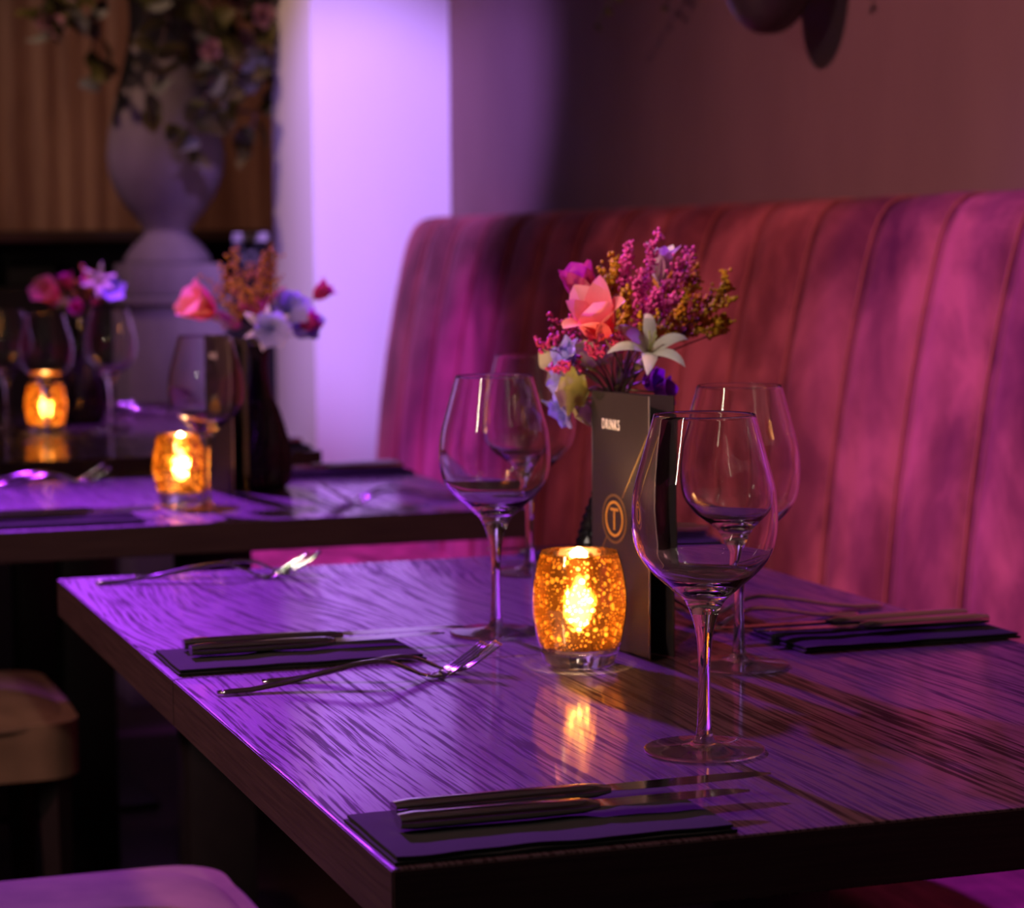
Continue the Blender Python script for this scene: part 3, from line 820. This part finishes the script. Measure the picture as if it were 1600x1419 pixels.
def sprig(name, mouth, tip, mat, label, group, spread=.016, nbr=7, per=14, r=.0014, start=.5, bow=(0, 0, 0), stem_mat=None, seed=0, thick=.0007, brl=.030, cluster=.0016):
    """branched spray: a main stem, side twigs and many tiny buds along them (world coordinates relative to the mouth)"""
    rs = random.Random(seed); s = empty(name, mouth); tip = Vector(tip); m0 = Vector(mouth)
    P = best_stem(mouth, tip, (tip-m0).normalized()+Vector((0, 0, -.15)), thick*1.2, seed)       # world
    V, F = sweep(P, [thick*1.3]*5+[thick]*(len(P)-5), 5); BV, BF = [], []
    main = P[1:]
    def along(Q, t):
        k = min(len(Q)-2, int(t*(len(Q)-1))); u = t*(len(Q)-1)-k; return Q[k].lerp(Q[k+1], u)
    def blocked(p, r_): return any(a.near(p, r_) for a in AROUND)
    twigs = []
    for i in range(nbr):
        t = start+(1-start)*(i+.3)/nbr; p = along(main, t); d = (along(main, min(1, t+.1))-along(main, max(0, t-.1))).normalized(); best = None
        for k in range(14):
            side = Vector((rs.uniform(-1, 1), rs.uniform(-1, 1), rs.uniform(-.3, .9))).normalized()
            l = brl*(1.15-.5*t)*rs.uniform(.7, 1.25); dirn = (d*.9+side*.75*(spread/.016)).normalized()
            Q = [p+dirn*l*q/4+Vector((0, 0, .004))*(q/4)**2 for q in range(5)]
            c = sum(blocked(along(Q, u/8), r*1.2) for u in range(1, 9))
            if best is None or c < best[0]: best = (c, Q)
            if c == 0: break
        Q = best[1]
        if best[0]:                                   # end the twig before it reaches its neighbour
            u = 0
            while u < 8 and not blocked(along(Q, (u+1)/8), thick*1.5): u += 1
            if u < 2: continue
            Q = [along(Q, u/8*q/4) for q in range(5)]
        twigs.append(Q); sweep(Q, thick*.6, 4, V, F)
    twigs.append([along(main, 1-.22*(1-k/4)) for k in range(5)])
    for Q in twigs:
        for k in range(per):
            for a_ in range(5):
                t = .25+.75*(k+rs.random())/per; rr = r*rs.uniform(.75, 1.3)
                c = along(Q, t)+Vector((rs.gauss(0, 1), rs.gauss(0, 1), rs.gauss(0, 1)))*cluster
                if not blocked(c, rr*1.3): blob(BV, BF, c, rr, rs); break
    AROUND.append(Solid(V, F))
    if BV: AROUND.append(Solid(BV, BF))
    mesh_obj('stem', [v-m0 for v in V], F, stem_mat or STEMM, s)
    b = mesh_obj('blossoms', [v-m0 for v in BV], BF, mat, s, smooth=True); b['kind'] = 'stuff'
    return tag(s, label, 'flower', group)
def leaf(name, mouth, pos, d, spin, mat, L, W, label, group, lobes=True):
    f = empty(name)
    V, F, T = [], [], []; NU = 18; NV = 4
    for i in range(NU+1):
        t = i/NU; wd = W/2*(math.sin(PI*t**.8)**.8*(1+(.24*math.sin(t*PI*5.5) if lobes else 0))+.06)
        a = .15+1.3*t
        x = L*t*math.sin(.2+.35*t); z = L*t*math.cos(.2+.35*t)
        for j in range(NV+1):
            s = 2*j/NV-1; V.append((x+.18*W*s*s-.002*math.sin(t*9+s*2), s*wd, z+.05*W*s*s)); T.append(t)
    for i in range(NU):
        for j in range(NV): a = i*(NV+1)+j; F.append((a, a+1, a+NV+2, a+NV+1))
    o = mesh_obj('blade', V, F, mat, f); set_t(o.data, T)
    pos, d, sol = settle(f, [o], pos, d, spin)
    st = stem_to(f, mouth, pos, d); AROUND.extend((sol, st)); return tag(f, label, 'leaf', group)

def toward(v): return Vector(v)
CH = Vector((CR.x, CR.y, 0)).normalized(); FW = Vector((-cd.x, -cd.y, 0)).normalized()     # sideways and front directions of the dining room as one sits facing the vases
def dirv(r, u, f): return CH*r+Vector((0, 0, u))+FW*f
m1 = Vector((.415, .700, TZ+.196)); G1 = 'flowers in the vase behind the large drinks card'
start_bouquet([VS0, C0]+GLASSES[:4])
def at1(px, py, dy=0): return on_y(px, py, .66+dy)
lily('peach_lily', at1(945, 528, -.035), dirv(-.35, .8, .45), .3, PEACH, 6, .050, .034, .45, 1.15, m1, 'large peach pink lily bloom beside the crimson buds', G1, curl=.16, pointy=1.9, inner_open=.35, stamens=False)
lily('magenta_lily', at1(924, 482, .01), dirv(-.35, .9, .1), .9, MAG, 6, .042, .028, .42, .25, m1, 'magenta lily bloom half hidden behind the peach lily', G1, curl=.2, pointy=2.4, stamens=False)
lily('white_lily', at1(1013, 558, -.045), dirv(.10, .70, .62), .35, WHITE_P, 6, .050, .0135, .42, 2.7, m1, 'white star lily with curled narrow petals above the drinks card', G1, curl=-.12, jitter=.12)
lily('white_lily', at1(1030, 440, .02), dirv(.1, 1, .1), .2, WHITE_P, 5, .036, .020, .3, .7, m1, 'white bloom almost hidden among the heather at the bouquet top', G1, stamens=False)
for q, (px_, py_, r_, u_) in enumerate([(896, 566, -.7, .6), (892, 600, -.9, -.1), (890, 632, -.7, -.5)]):
    lily('lilac_blue_flower', at1(px_, py_, .0+.008*q), dirv(r_, u_, .35), q*1.1, BLUE_P, 6, .024, .018, .6, 1.5, m1, ['lilac blue bloom uppermost of those left of the vase mouth', 'lilac blue bloom between two others beside the crimson buds', 'lilac blue bloom drooping lowest behind the sage leaf'][q], G1, curl=.1, stamens=False, wave=.05)
for q, (px_, py_) in enumerate([(1022, 612), (1008, 600)]):
    lily('violet_flower', at1(px_, py_, .01+.015*q), dirv(.7, .1, .3), q*.8, VIOLET_P, 5, .022, .020, .6, 1.0, m1, ['deep violet bloom low behind the drinks card', 'deep violet bloom tucked under the white star lily'][q], G1, curl=.15, stamens=False)
for q, (px_, py_, d_) in enumerate([(1020, 382, 0), (983, 395, -.005), (1082, 404, .0), (1000, 440, -.02), (1055, 470, -.03), (1022, 470, -.03)]):
    sprig('heather_sprig', m1, at1(px_, py_, d_), HEATHER, 'pink heather sprig '+['reaching highest in the bouquet', 'over the magenta lily', 'leaning farthest toward the bench', 'in the middle of the bouquet', 'in front of the goldenrod', 'just above the white star lily'][q], G1, .010, 6, 22, .0019, .62, (0, 0, .004), seed=10+q, brl=.022, cluster=.0021)
for q, (px_, py_, d_) in enumerate([(1138, 450, .02), (1118, 480, .03), (1090, 440, .02), (1060, 430, .03), (970, 425, .01), (985, 480, -.02), (1010, 510, -.02), (1132, 512, .01), (1060, 495, .0), (1100, 505, .02)]):
    sprig('goldenrod_sprig', m1, at1(px_, py_, d_), GOLDROD, 'ochre goldenrod sprig '+['reaching farthest toward the bench', 'with wide twigs on the bench side', 'between two heather sprigs', 'behind the topmost heather', 'over the magenta lily', 'right beside the peach lily', 'over the white star lily', 'on a long bare stem above the wine glass', 'dense in the middle of the bouquet', 'low on the bench side'][q], G1, .020, 9, 22, .0021, .60 if q != 7 else .86, (0, 0, -.006), seed=30+q, brl=.032 if q != 7 else .014, cluster=.0018)
for q, (px_, py_, d_) in enumerate([(842, 540, -.02), (882, 505, -.02), (925, 545, -.05), (955, 535, -.055), (872, 575, -.04)]):
    sprig('crimson_bud_sprig', m1, at1(px_, py_, d_), BERRY, 'crimson bud sprig '+['reaching farthest over the wine glass', 'beside the peach lily petals', 'in front of the peach lily', 'between the peach lily and white star lily', 'low over the lilac blue blooms'][q], G1, .016, 6, 10, .0019, .55, (0, 0, -.006), seed=50+q, brl=.024, cluster=.0016)
for q, (px_, py_, r_, u_, L_) in enumerate([(915, 612, -.95, .10, .040), (925, 632, -.9, -.35, .036), (925, 600, -.55, .8, .036), (950, 590, -.2, .95, .040), (985, 585, .1, .95, .038)]):
    leaf('sage_leaf', m1, at1(px_, py_, .004+.004*q), dirv(r_, u_, .35), q*1.3, LEAFM, L_*1.15, .034, 'lobed sage green leaf '+['pointing to the wine glass, the longest', 'hanging lowest over the vase mouth', 'standing under the lilac blooms', 'standing beneath the peach lily', 'standing beneath the white star lily'][q], G1)

# bouquet on the small table (seen out of focus) and on the far table
def small_bouquet(mouth, spec, where, group, seed):
    for q, (kind, r_, u_, f_) in enumerate(spec):
        p = Vector(mouth)+CH*r_+Vector((0, 0, u_))+FW*f_; d = (p-Vector(mouth)).normalized()
        nth = ['tallest', 'outermost', 'lowest', 'innermost', 'middle', 'rearmost'][sum(1 for s_ in spec[:q] if s_[0] == kind)]
        if kind == 'peach': lily('peach_lily', p-d*.02, d+FW*.3, .4, PEACH, 6, .060, .046, .45, .7, mouth, 'peach pink lily '+where, group, curl=.2, pointy=2.6, stamens=False)
        elif kind == 'mag': lily('magenta_lily', p, d, .4, MAG, 6, .034, .026, .5, .5, mouth, f'{nth} magenta bloom '+where, group, stamens=False)
        elif kind == 'white': lily('white_lily', p, d*.4+FW, .4, WHITE_P, 6, .042, .013, .6, 1.9, mouth, f'{nth} white star lily '+where, group, curl=-.1)
        elif kind == 'blue': lily('lilac_blue_flower', p, d*.5+FW*.7, .4+q, BLUE_P, 6, .036, .034, .7, 1.3, mouth, f'{nth} lilac blue bloom '+where, group, curl=.1, stamens=False)
        elif kind == 'gold': sprig('goldenrod_sprig', mouth, p, GOLDROD, f'{nth} ochre goldenrod sprig '+where, group, .030, 10, 12, .0021, .35, seed=seed+q, brl=.048, cluster=.0025)
        elif kind == 'heather': sprig('heather_sprig', mouth, p, HEATHER, f'{nth} pink heather sprig '+where, group, .012, 5, 14, .0018, .6, seed=seed+q, brl=.024, cluster=.002)
        elif kind == 'bud': sprig('crimson_bud_sprig', mouth, p, BERRY, f'{nth} crimson bud sprig '+where, group, .016, 6, 9, .0018, .5, seed=seed+q, brl=.026)
        elif kind == 'leaf': leaf('sage_leaf', mouth, Vector(mouth)+d*.030+Vector((0, 0, .016)), d, q, LEAFM, .045, .026, f'{nth} sage green leaf '+where, group)
m2 = Vector((.405, 2.012, TZ+.196)); start_bouquet([VASES[1], c2, GLASSES[4]])
small_bouquet(m2, [('peach', -.075, .058, .03), ('mag', .078, .068, .0), ('mag', .060, .030, .02), ('white', .015, .028, .045), ('blue', .045, .050, .02), ('blue', .030, .030, .03), ('blue', .055, .028, .0),
    ('gold', -.03, .118, 0), ('gold', .0, .105, -.01), ('gold', .02, .120, .0), ('gold', -.05, .10, .0), ('gold', -.01, .075, .02), ('bud', -.02, .055, .04), ('bud', .01, .06, .03), ('bud', -.045, .045, .02), ('heather', .03, .075, .0), ('leaf', -.03, .03, .03), ('leaf', .02, .02, .03)],
    'in the vase on the small single table', 'flowers on the small single table', 200)
m3 = Vector((.372, 3.36, TZ+.196)); start_bouquet([VASES[2]]+GLASSES[5:])
small_bouquet(m3, [('peach', -.050, .055, .04), ('mag', -.02, .065, .0), ('mag', .0, .018, .03), ('white', .040, .075, .02), ('blue', .055, .055, .0), ('gold', -.07, .06, 0), ('gold', .02, .085, 0), ('bud', .04, .04, .03), ('bud', -.06, .04, .0), ('heather', .01, .09, .0), ('leaf', -.03, .02, .03)],
    'in the vase on the far tables', 'flowers on the far tables', 300)

# ---------------------------------------------------------------- chairs
def chair(x1, y0, y1, label):
    cx = empty('dining_chair', (x1-.21, (y0+y1)/2, 0)); hw = (y1-y0)/2; hd = .21
    bm = box_bm(-hd, hd, -hw, hw, .395, .468)
    vert = [e for e in bm.edges if abs((e.verts[0].co-e.verts[1].co).z) > .05]
    bmesh.ops.bevel(bm, geom=vert, offset=.055, segments=6, profile=.5, affect='EDGES')
    bm_obj('seat_side', bm, TAUPE, cx, smooth=True, angle=40)
    # domed upholstered top
    V, F = [], []; NR, NA = 10, 64
    def outline(a):
        c, s = math.cos(a), math.sin(a); p = 5.0
        r = (abs(c)**p+abs(s)**p)**(-1/p); return c*r, s*r
    for i in range(NR+1):
        t = i/NR
        for k in range(NA):
            u, v = outline(2*PI*k/NA); V.append((u*hd*t, v*hw*t, .462+.030*(1-t**4)))
    for i in range(NR):
        for k in range(NA):
            k2 = (k+1) % NA; F.append((i*NA+k, (i+1)*NA+k, (i+1)*NA+k2, i*NA+k2))
    mesh_obj('seat_pad', V, F, TAUPE, cx)
    P = [(outline(2*PI*k/64)[0]*hd*1.004, outline(2*PI*k/64)[1]*hw*1.004, .463) for k in range(65)]
    V, F = sweep(P, .0048, 8, capped=False); mesh_obj('piping', V, F, TAUPE_PIPE, cx)
    for sx in (-1, 1):
        for sy in (-1, 1):
            V, F = sweep([(sx*(hd-.035), sy*(hw-.035), .395), (sx*(hd-.03), sy*(hw-.03), 0)], [(.022, .022), (.014, .014)], 4); mesh_obj('leg', V, F, DARKWOOD, cx, smooth=False)
    V, F = [], []
    bm = box_bm(-hd-.01, -hd+.045, -hw, hw, .44, .88, .02, 4)
    for v in bm.verts: v.co.x -= (v.co.z-.44)*.18
    bm_obj('backrest', bm, TAUPE, cx, smooth=True, angle=50)
    return tag(cx, label, 'chair', 'upholstered chairs on the open side')
chair(.125, 1.85, 2.27, 'taupe upholstered chair with piped seat pushed under the small single table')
chair(.135, .665, 1.10, 'taupe upholstered chair with piped seat at the swirling-grain table of the front pair')

# ---------------------------------------------------------------- urn on its plinth
UY = 4.42
pl = empty('stone_plinth', (.752, UY, 0))
box('shaft', -.115, .115, -.115, .115, .08, .955, STONE, pl, bev=.004)
box('base_block', -.14, .14, -.14, .14, 0, .08, STONE, pl, bev=.006)
box('ledge', -.130, .130, -.130, .130, .955, .972, STONE, pl, bev=.004)
box('cap', -.112, .112, -.112, .112, .972, 1.050, STONE, pl, bev=.008)
tag(pl, 'tall grey stone plinth carrying the urn behind the far tables', 'plinth')
u = empty('stone_urn', (.752, UY, 1.0505))
lathe('urn_foot', catmull([(.104, 0), (.104, .008), (.098, .022), (.080, .045), (.060, .064), (.054, .074), (.056, .082), (.060, .088)], 3), 40, STONE, u, cap0=True)
lathe('urn_body', catmull([(.060, .088), (.078, .112), (.104, .145), (.128, .19), (.139, .235), (.1385, .28), (.130, .335), (.116, .395), (.100, .455), (.086, .52), (.080, .59), (.088, .66), (.106, .695), (.108, .702), (.100, .706), (.082, .67), (.072, .59)], 3), 48, STONE, u)
tag(u, 'weathered grey stone urn with a round body on the tall plinth', 'urn')
# trailing branches with leaves and roses
BRANCHES = []
def branch(P, label, leaves, blooms, seed, lm=OLIVELEAF):
    """stem first; leaves and blooms are set once every stem is in place"""
    k = len(BRANCHES); a = k*2.39996; ring_ = Vector((math.cos(a), math.sin(a), 0))
    out = Vector((P[1].x-top_.x, P[1].y-top_.y, 0)); out = out.normalized() if out.length > 1e-4 else ring_
    base = Vector((.752, UY, 1.64))+ring_*(.012+.034*math.sqrt((k+.5)/15)); over = Vector((.752, UY, 1.805+.012*(k % 3)))+ring_*.030+out*.030
    side = Vector((-out.y, out.x, 0)); P1 = Vector((.752, UY, max(P[1].z+.03, 1.80)))+out*max(.135, (Vector(P[1])-top_).to_2d().length)+side*(.016*((k % 5)-2))
    P = [base, over, P1]+[Vector(p) for p in P[2:]]
    rs = random.Random(seed+500); best = None; urn_ = solid_of(u)
    for k_ in range(200):
        Pk = [P[0], P[1]+Vector((rs.uniform(-1, 1), rs.uniform(-1, 1), rs.uniform(-.3, 1)))*.025*k_/200]+[p+Vector((rs.uniform(-1, 1), rs.uniform(-1, 1), rs.uniform(-.4, 1)))*.035*k_/200 for p in P[2:]]
        Qw = [Vector(p) for p in catmull([tuple(p) for p in Pk], 5)]; V, F = sweep(Qw, .0028, 6); sol = Solid(V, F)
        c = urn_.hits(sol)*3+sum(x[6].hits(sol) for x in BRANCHES)
        if best is None or c < best[0]: best = (c, Qw)
        if c == 0: break
    Qw = best[1]; b = empty('rose_branch', P[0])
    V, F = sweep(Qw, .0028, 6); mesh_obj('stem', [v-Vector(P[0]) for v in V], F, STEMM, b)
    BRANCHES.append((b, Qw, int(leaves*1.9), blooms, seed, lm, Solid(V, F))); return tag(b, label, 'branch', 'branches trailing from the urn')
def dress_branches():
    fixed = [solid_of(u), solid_of(bpy.data.objects['wall_pillar'])]; grown = []          # (owner, solid)
    for i, (b, Q, nl, blooms, seed, lm, st) in enumerate(BRANCHES): grown.append((i, st))
    def worst(i, sol): return sum(f_.hits(sol) for f_ in fixed)*3+sum(g.hits(sol) for o_, g in grown if o_ != i)
    for i, (b, Q, nl, blooms, seed, lm, st) in enumerate(BRANCHES):
        rs = random.Random(seed); p0 = Q[0].copy()
        def fit(o, geo, ts, dirs, tries):
            best = None; V, F = geo
            for k in range(tries):
                t = ts(k); p = Q[min(len(Q)-1, int(t*(len(Q)-1)))]; d = dirs(); sp = rs.uniform(0, 6)
                orient(o, p, d, sp); m = pose(o); sol = Solid([m@v for v in V], F); c = worst(i, sol)
                if best is None or c < best[0]: best = (c, p, d, sp, sol)
                if c == 0: break
            orient(o, best[1]-p0, best[2], best[3]); grown.append((i, best[4]))
        for (t0, s_) in blooms:
            bl = empty('bloom'); bl.parent = b; ps = []
            for k in range(13):
                lay = k//5; ps.append(petal(bl, DUSTY, s_*(1-.12*lay), s_*.9, .9-.3*lay, 1.0-.32*lay, k*2.4, .2, name='petal', NU=5, NV=4, wpos=.6))
            fit(bl, local_geo(ps), lambda k: min(1, max(.3, t0+rs.uniform(-.2, .3)*k/30)), lambda: Vector((rs.uniform(-.6, .6), -1, rs.uniform(-.3, .7))), 40)
        for q in range(nl):
            tq = .30+.70*(q+.5)/nl
            lf = petal(b, lm if rs.random() < .75 else PALELEAF, rs.uniform(.060, .095), rs.uniform(.040, .058), .1, rs.uniform(.3, 1.0), rs.uniform(0, 6), .15, name='leaf', NU=6, NV=4, wpos=.4)
            fit(lf, local_geo([lf]), lambda k: min(1, max(.28, tq+rs.uniform(-.12, .12)*k/20)), lambda: Vector((rs.uniform(-1, 1), rs.uniform(-1, .3), rs.uniform(-1.1, .6))).normalized(), 60)
def au(px, py, dy=0): return on_y(px, py, UY-.06+dy)
top_ = Vector((.752, UY, 1.745))
branch([top_, au(200, -60), au(120, -20), au(85, 40), au(60, 30)], 'leafy rose branch arching to the side away from the pillar', 9, [(.62, .045), (.85, .05)], 1)
branch([top_, au(210, -50), au(160, 20), au(140, 90), au(148, 125)], 'leafy rose branch drooping beside the urn, away from the pillar', 6, [(.45, .04)], 2)
branch([top_, au(280, -60, -.06), au(255, 60, -.14), au(235, 120, -.15), au(240, 175, -.15)], 'leafy branch hanging over the middle of the urn', 6, [], 3)
branch([top_, au(300, -60, -.06), au(330, 60, -.14), au(330, 130, -.15), au(300, 190, -.16), au(295, 240, -.16)], 'long leafy branch hanging lowest down the urn front', 10, [(.55, .035)], 4)
branch([top_, au(330, -50), au(370, 40, -.05), au(385, 90, -.05), au(350, 160, -.08), au(335, 200, -.1)], 'leafy rose branch on the pillar side of the urn', 10, [(.45, .05), (.6, .045)], 5)
branch([top_, au(360, -60), au(410, 20), au(430, 90), au(415, 150), au(400, 190), au(395, 245)], 'leafy branch reaching down closest to the pillar', 10, [(.35, .04)], 6)
branch([top_, au(340, -70, .02), au(400, -20), au(430, 40), au(428, 100)], 'leafy rose branch arching toward the pillar', 9, [(.7, .045)], 7)

rb = random.Random(77)
MORE = [('behind the arching ones, away from the pillar', 110, -80, 60, 20, 8), ('short and dense, away from the pillar', 150, -70, 100, 60, 8), ('with pale leaves over the urn shoulder', 300, -90, 345, 70, 9), ('dense, halfway between urn and pillar', 340, -90, 400, 60, 10),
        ('hanging straight beside the urn neck', 300, -100, 290, 110, 9), ('curling in front of the pillar edge', 380, -90, 425, 120, 9), ('low and dark on the pillar side', 350, -60, 365, 150, 10), ('small, high over the urn neck', 260, -100, 230, 30, 7)]
for q, (txt, ax, ay, bx_, by_, nl) in enumerate(MORE):
    dy = -.05-.02*(q % 3)
    branch([top_, au(ax, ay, dy), au((ax+bx_)/2+rb.uniform(-12, 12), (ay+by_)/2-15, dy-.02), au(bx_, by_, dy-.03)], 'leafy branch '+txt, nl, [(.8, .04)] if q % 2 else [], 60+q)

dress_branches()
# ---------------------------------------------------------------- back of the room: drape, counter, objects on it
def drape_mat():
    n = N('bronze_satin_drape'); f = n.noise(n.coords((30, 1, 2.2), 'World'), 1.2, 5, .65)
    n.set(Base_Color=n.ramp(f, [(.3, (.20, .085, .062)), (.7, (.42, .22, .15))]), Roughness=.42, Specular_IOR_Level=.5, Metallic=.15); return n.m
DRAPE = drape_mat()
V, F = [], []; NXX, NZZ = 260, 10; X0, X1 = -1.6, 1.29
for j in range(NZZ+1):
    for i in range(NXX+1):
        x = X0+(X1-X0)*i/NXX; z = .02+2.7*j/NZZ
        V.append((x, 5.28+.0025*math.sin(x*75+2.5*math.sin(x*9))+.011*math.sin(x*11+2+1.2*math.sin(x*5))+.004*math.sin(z*3+x*20), z))
for j in range(NZZ):
    for i in range(NXX): a = j*(NXX+1)+i; F.append((a, a+1, a+NXX+2, a+NXX+1))
dr = mesh_obj('pleated_drape', V, F, DRAPE); md = dr.modifiers.new('thickness', 'SOLIDIFY'); md.thickness = .003
tag(dr, 'bronze satin drape in narrow pleats behind the urn', 'curtain')
ct = empty('back_counter', (.3, 5.0, 0))
box('body', -1.6, .86, -.13, .17, 0, .99, DARKWOOD, ct)
box('upright', -1.6, .86, .10, .17, .99, 1.105, DARKWOOD, ct)
box('divider', -.10, -.04, -.13, .10, .99, 1.105, DARKWOOD, ct)
box('counter_top', -1.62, .87, -.15, .19, 1.105, 1.135, plain('dark_walnut_top', (.05, .025, .02), .35), ct, bev=.003)
tag(ct, 'dark wooden back counter with an open shelf in front of the drape', 'counter')
bxs = empty('speaker_box', tuple(on_y(44, 385, 4.96)))
bxs.location.z = .9905
box('cabinet', -.062, .062, -.05, .05, 0, .085, BLACKMETAL, bxs, bev=.004)
box('grille', -.056, .056, -.053, -.05, .006, .079, plain('grille_cloth', (.004, .004, .005), .9), bxs)
tag(bxs, 'small black box standing in the open shelf of the back counter', 'box')
fp = empty('framed_card', (on_y(392, 385, 4.80).x, 4.905, 1.136))
fp.location = (on_y(390, 385, 4.74).x, 4.74, 0.96)
st_ = empty('card_stand', (fp.location.x, 4.74, 0))
box('pole', -.006, .006, -.006, .006, .012, .96, BLACKMETAL, st_); box('foot', -.10, .10, -.10, .10, 0, .012, BLACKMETAL, st_, bev=.003)
tag(st_, 'thin black floor stand holding the framed card by the pillar', 'stand')
box('board', -.046, .046, -.006, .006, .0, .165, BLACKMETAL, fp, bev=.002)
box('white_heading', -.046, .046, -.0072, -.006, .145, .165, WHITE_INK, fp)
orn = [ring(0, .10, .010, .014, 20)]+[ring(.016*math.cos(a), .10+.016*math.sin(a), .003, .006, 12) for a in (0, 1.05, 2.1, 3.14, 4.19, 5.24)]
flat_poly('pale_ornament', [q for r_ in orn for q in r_], plain('pale_grey_ink', (.4, .38, .38), .7), fp, y=-.0068)
tag(fp, 'small black framed card with white heading and pale ornament beside the pillar', 'sign')

# ---------------------------------------------------------------- wall planter above the bench
wpx = on_x(1210, 30, 1.20)
wp = empty('wall_planter', (1.19, wpx.y, wpx.z-.022))
lathe('bowl', catmull([(.0005, 0), (.022, .003), (.046, .022), (.062, .052), (.072, .095), (.078, .15), (.080, .155), (.076, .156), (.071, .15), (.056, .07)], 3), 40, plain('dark_glazed_pot', (.035, .025, .035), .4), wp)
box('wall_bracket', .068, .1195, -.02, .02, .08, .14, BLACKMETAL, wp)
tag(wp, 'dark round planter bracketed to the taupe wall above the bench', 'planter')
wtop = Vector((1.19, wpx.y, wpx.z-.022+.14))
def frond(tip, label, seed):
    rs = random.Random(seed); w0 = wtop+Vector((.010*(seed % 2), .016*(2-seed), .012)); f = empty('fern_frond', w0); tip = Vector(tip)-w0
    mid = tip*.5+Vector((0, 0, .16)); Q = [mid*2*t*(1-t)+tip*t*t for t in [i/16 for i in range(17)]]
    V, F = sweep(Q, .0018, 5); mesh_obj('stem', V, F, GREENSTEM, f)
    for i in range(4, 17):
        for s in (-1, 1):
            d = (Q[i]-Q[i-1]).normalized(); sd = Vector((.5*s*-1, s*.9, -.5)).normalized()
            lf = petal(f, OLIVELEAF, .05*(1.1-i/20), .012, .0, .3, 0, .1, name='leaflet', NU=4, NV=2); orient(lf, Q[i], (d*.5+sd), rs.uniform(0, 3))
    return tag(f, label, 'plant', 'fern fronds of the wall planter')
frond(on_x(932, 38, 1.17), 'fern frond hanging toward the pillar from the wall planter, longest', 1)
frond(on_x(1042, 10, 1.26), 'narrow fern frond hanging close to the wall from the planter', 2)
frond(on_x(1240, -60, 1.15), 'fern frond bending back over the wall planter rim', 3)

# ---------------------------------------------------------------- lamps of the room
for kind, lo, p, t, c in SPOT_LAMPS:
    sp = empty('ceiling_spotlight', (p[0], p[1], CEIL))
    d = (Vector(t)-Vector(p)).normalized()
    hd = lathe('housing', [(.030, -.075), (.042, -.06), (.045, .09), (.046, .10), (.040, .10), (.038, .06)], 24, BLACKMETAL, sp, cap0=True)
    back = Vector(p)-d*.145; orient(hd, back-Vector((p[0], p[1], CEIL)), d)
    V, F = sweep([(0, 0, 0), tuple(back-Vector((p[0], p[1], CEIL)))], .012, 8); mesh_obj('stalk', V, F, BLACKMETAL, sp)
    lathe('ceiling_rose', [(.05, 0), (.05, -.02), (.02, -.025)], 24, BLACKMETAL, sp, cap1=True)
    idx = [q[1] for q in SPOT_LAMPS].index(lo)
    tag(sp, ['black ceiling spotlight throwing violet light on the white pillar', 'black ceiling spotlight throwing violet light along the tables', 'black ceiling spotlight throwing violet light on the bench', 'black ceiling spotlight throwing violet light on the urn', 'black ceiling spotlight throwing warm light on the bench back', 'black ceiling spotlight throwing warm light on the main tables', 'black ceiling spotlight throwing warm light on the bronze drape'][idx], 'ceiling light', 'ceiling spotlights')
PEND = emit('pendant_tube_glow', (1.0, .84, .62), 85)
def pendant(x, y, z, label, L=.45, r=.022):
    p = empty('tube_pendant_lamp_offscreen', (x, y, z))
    lathe('glowing_tube_offscreen', [(r*.4, 0), (r, .01), (r, L-.01), (r*.9, L)], 20, PEND, p, cap0=True, cap1=True)
    lathe('cap', [(r*1.1, L), (r*1.1, L+.05), (.006, L+.06)], 20, BLACKMETAL, p, cap0=True, cap1=True)
    V, F = sweep([(0, 0, L+.05), (0, 0, CEIL-z)], .003, 6); mesh_obj('cord', V, F, BLACKMETAL, p)
    return tag(p, label, 'pendant lamp')
pendant(-1.35, -.25, 1.55, 'slim glowing tube pendant hanging over the aisle beside the front tables')
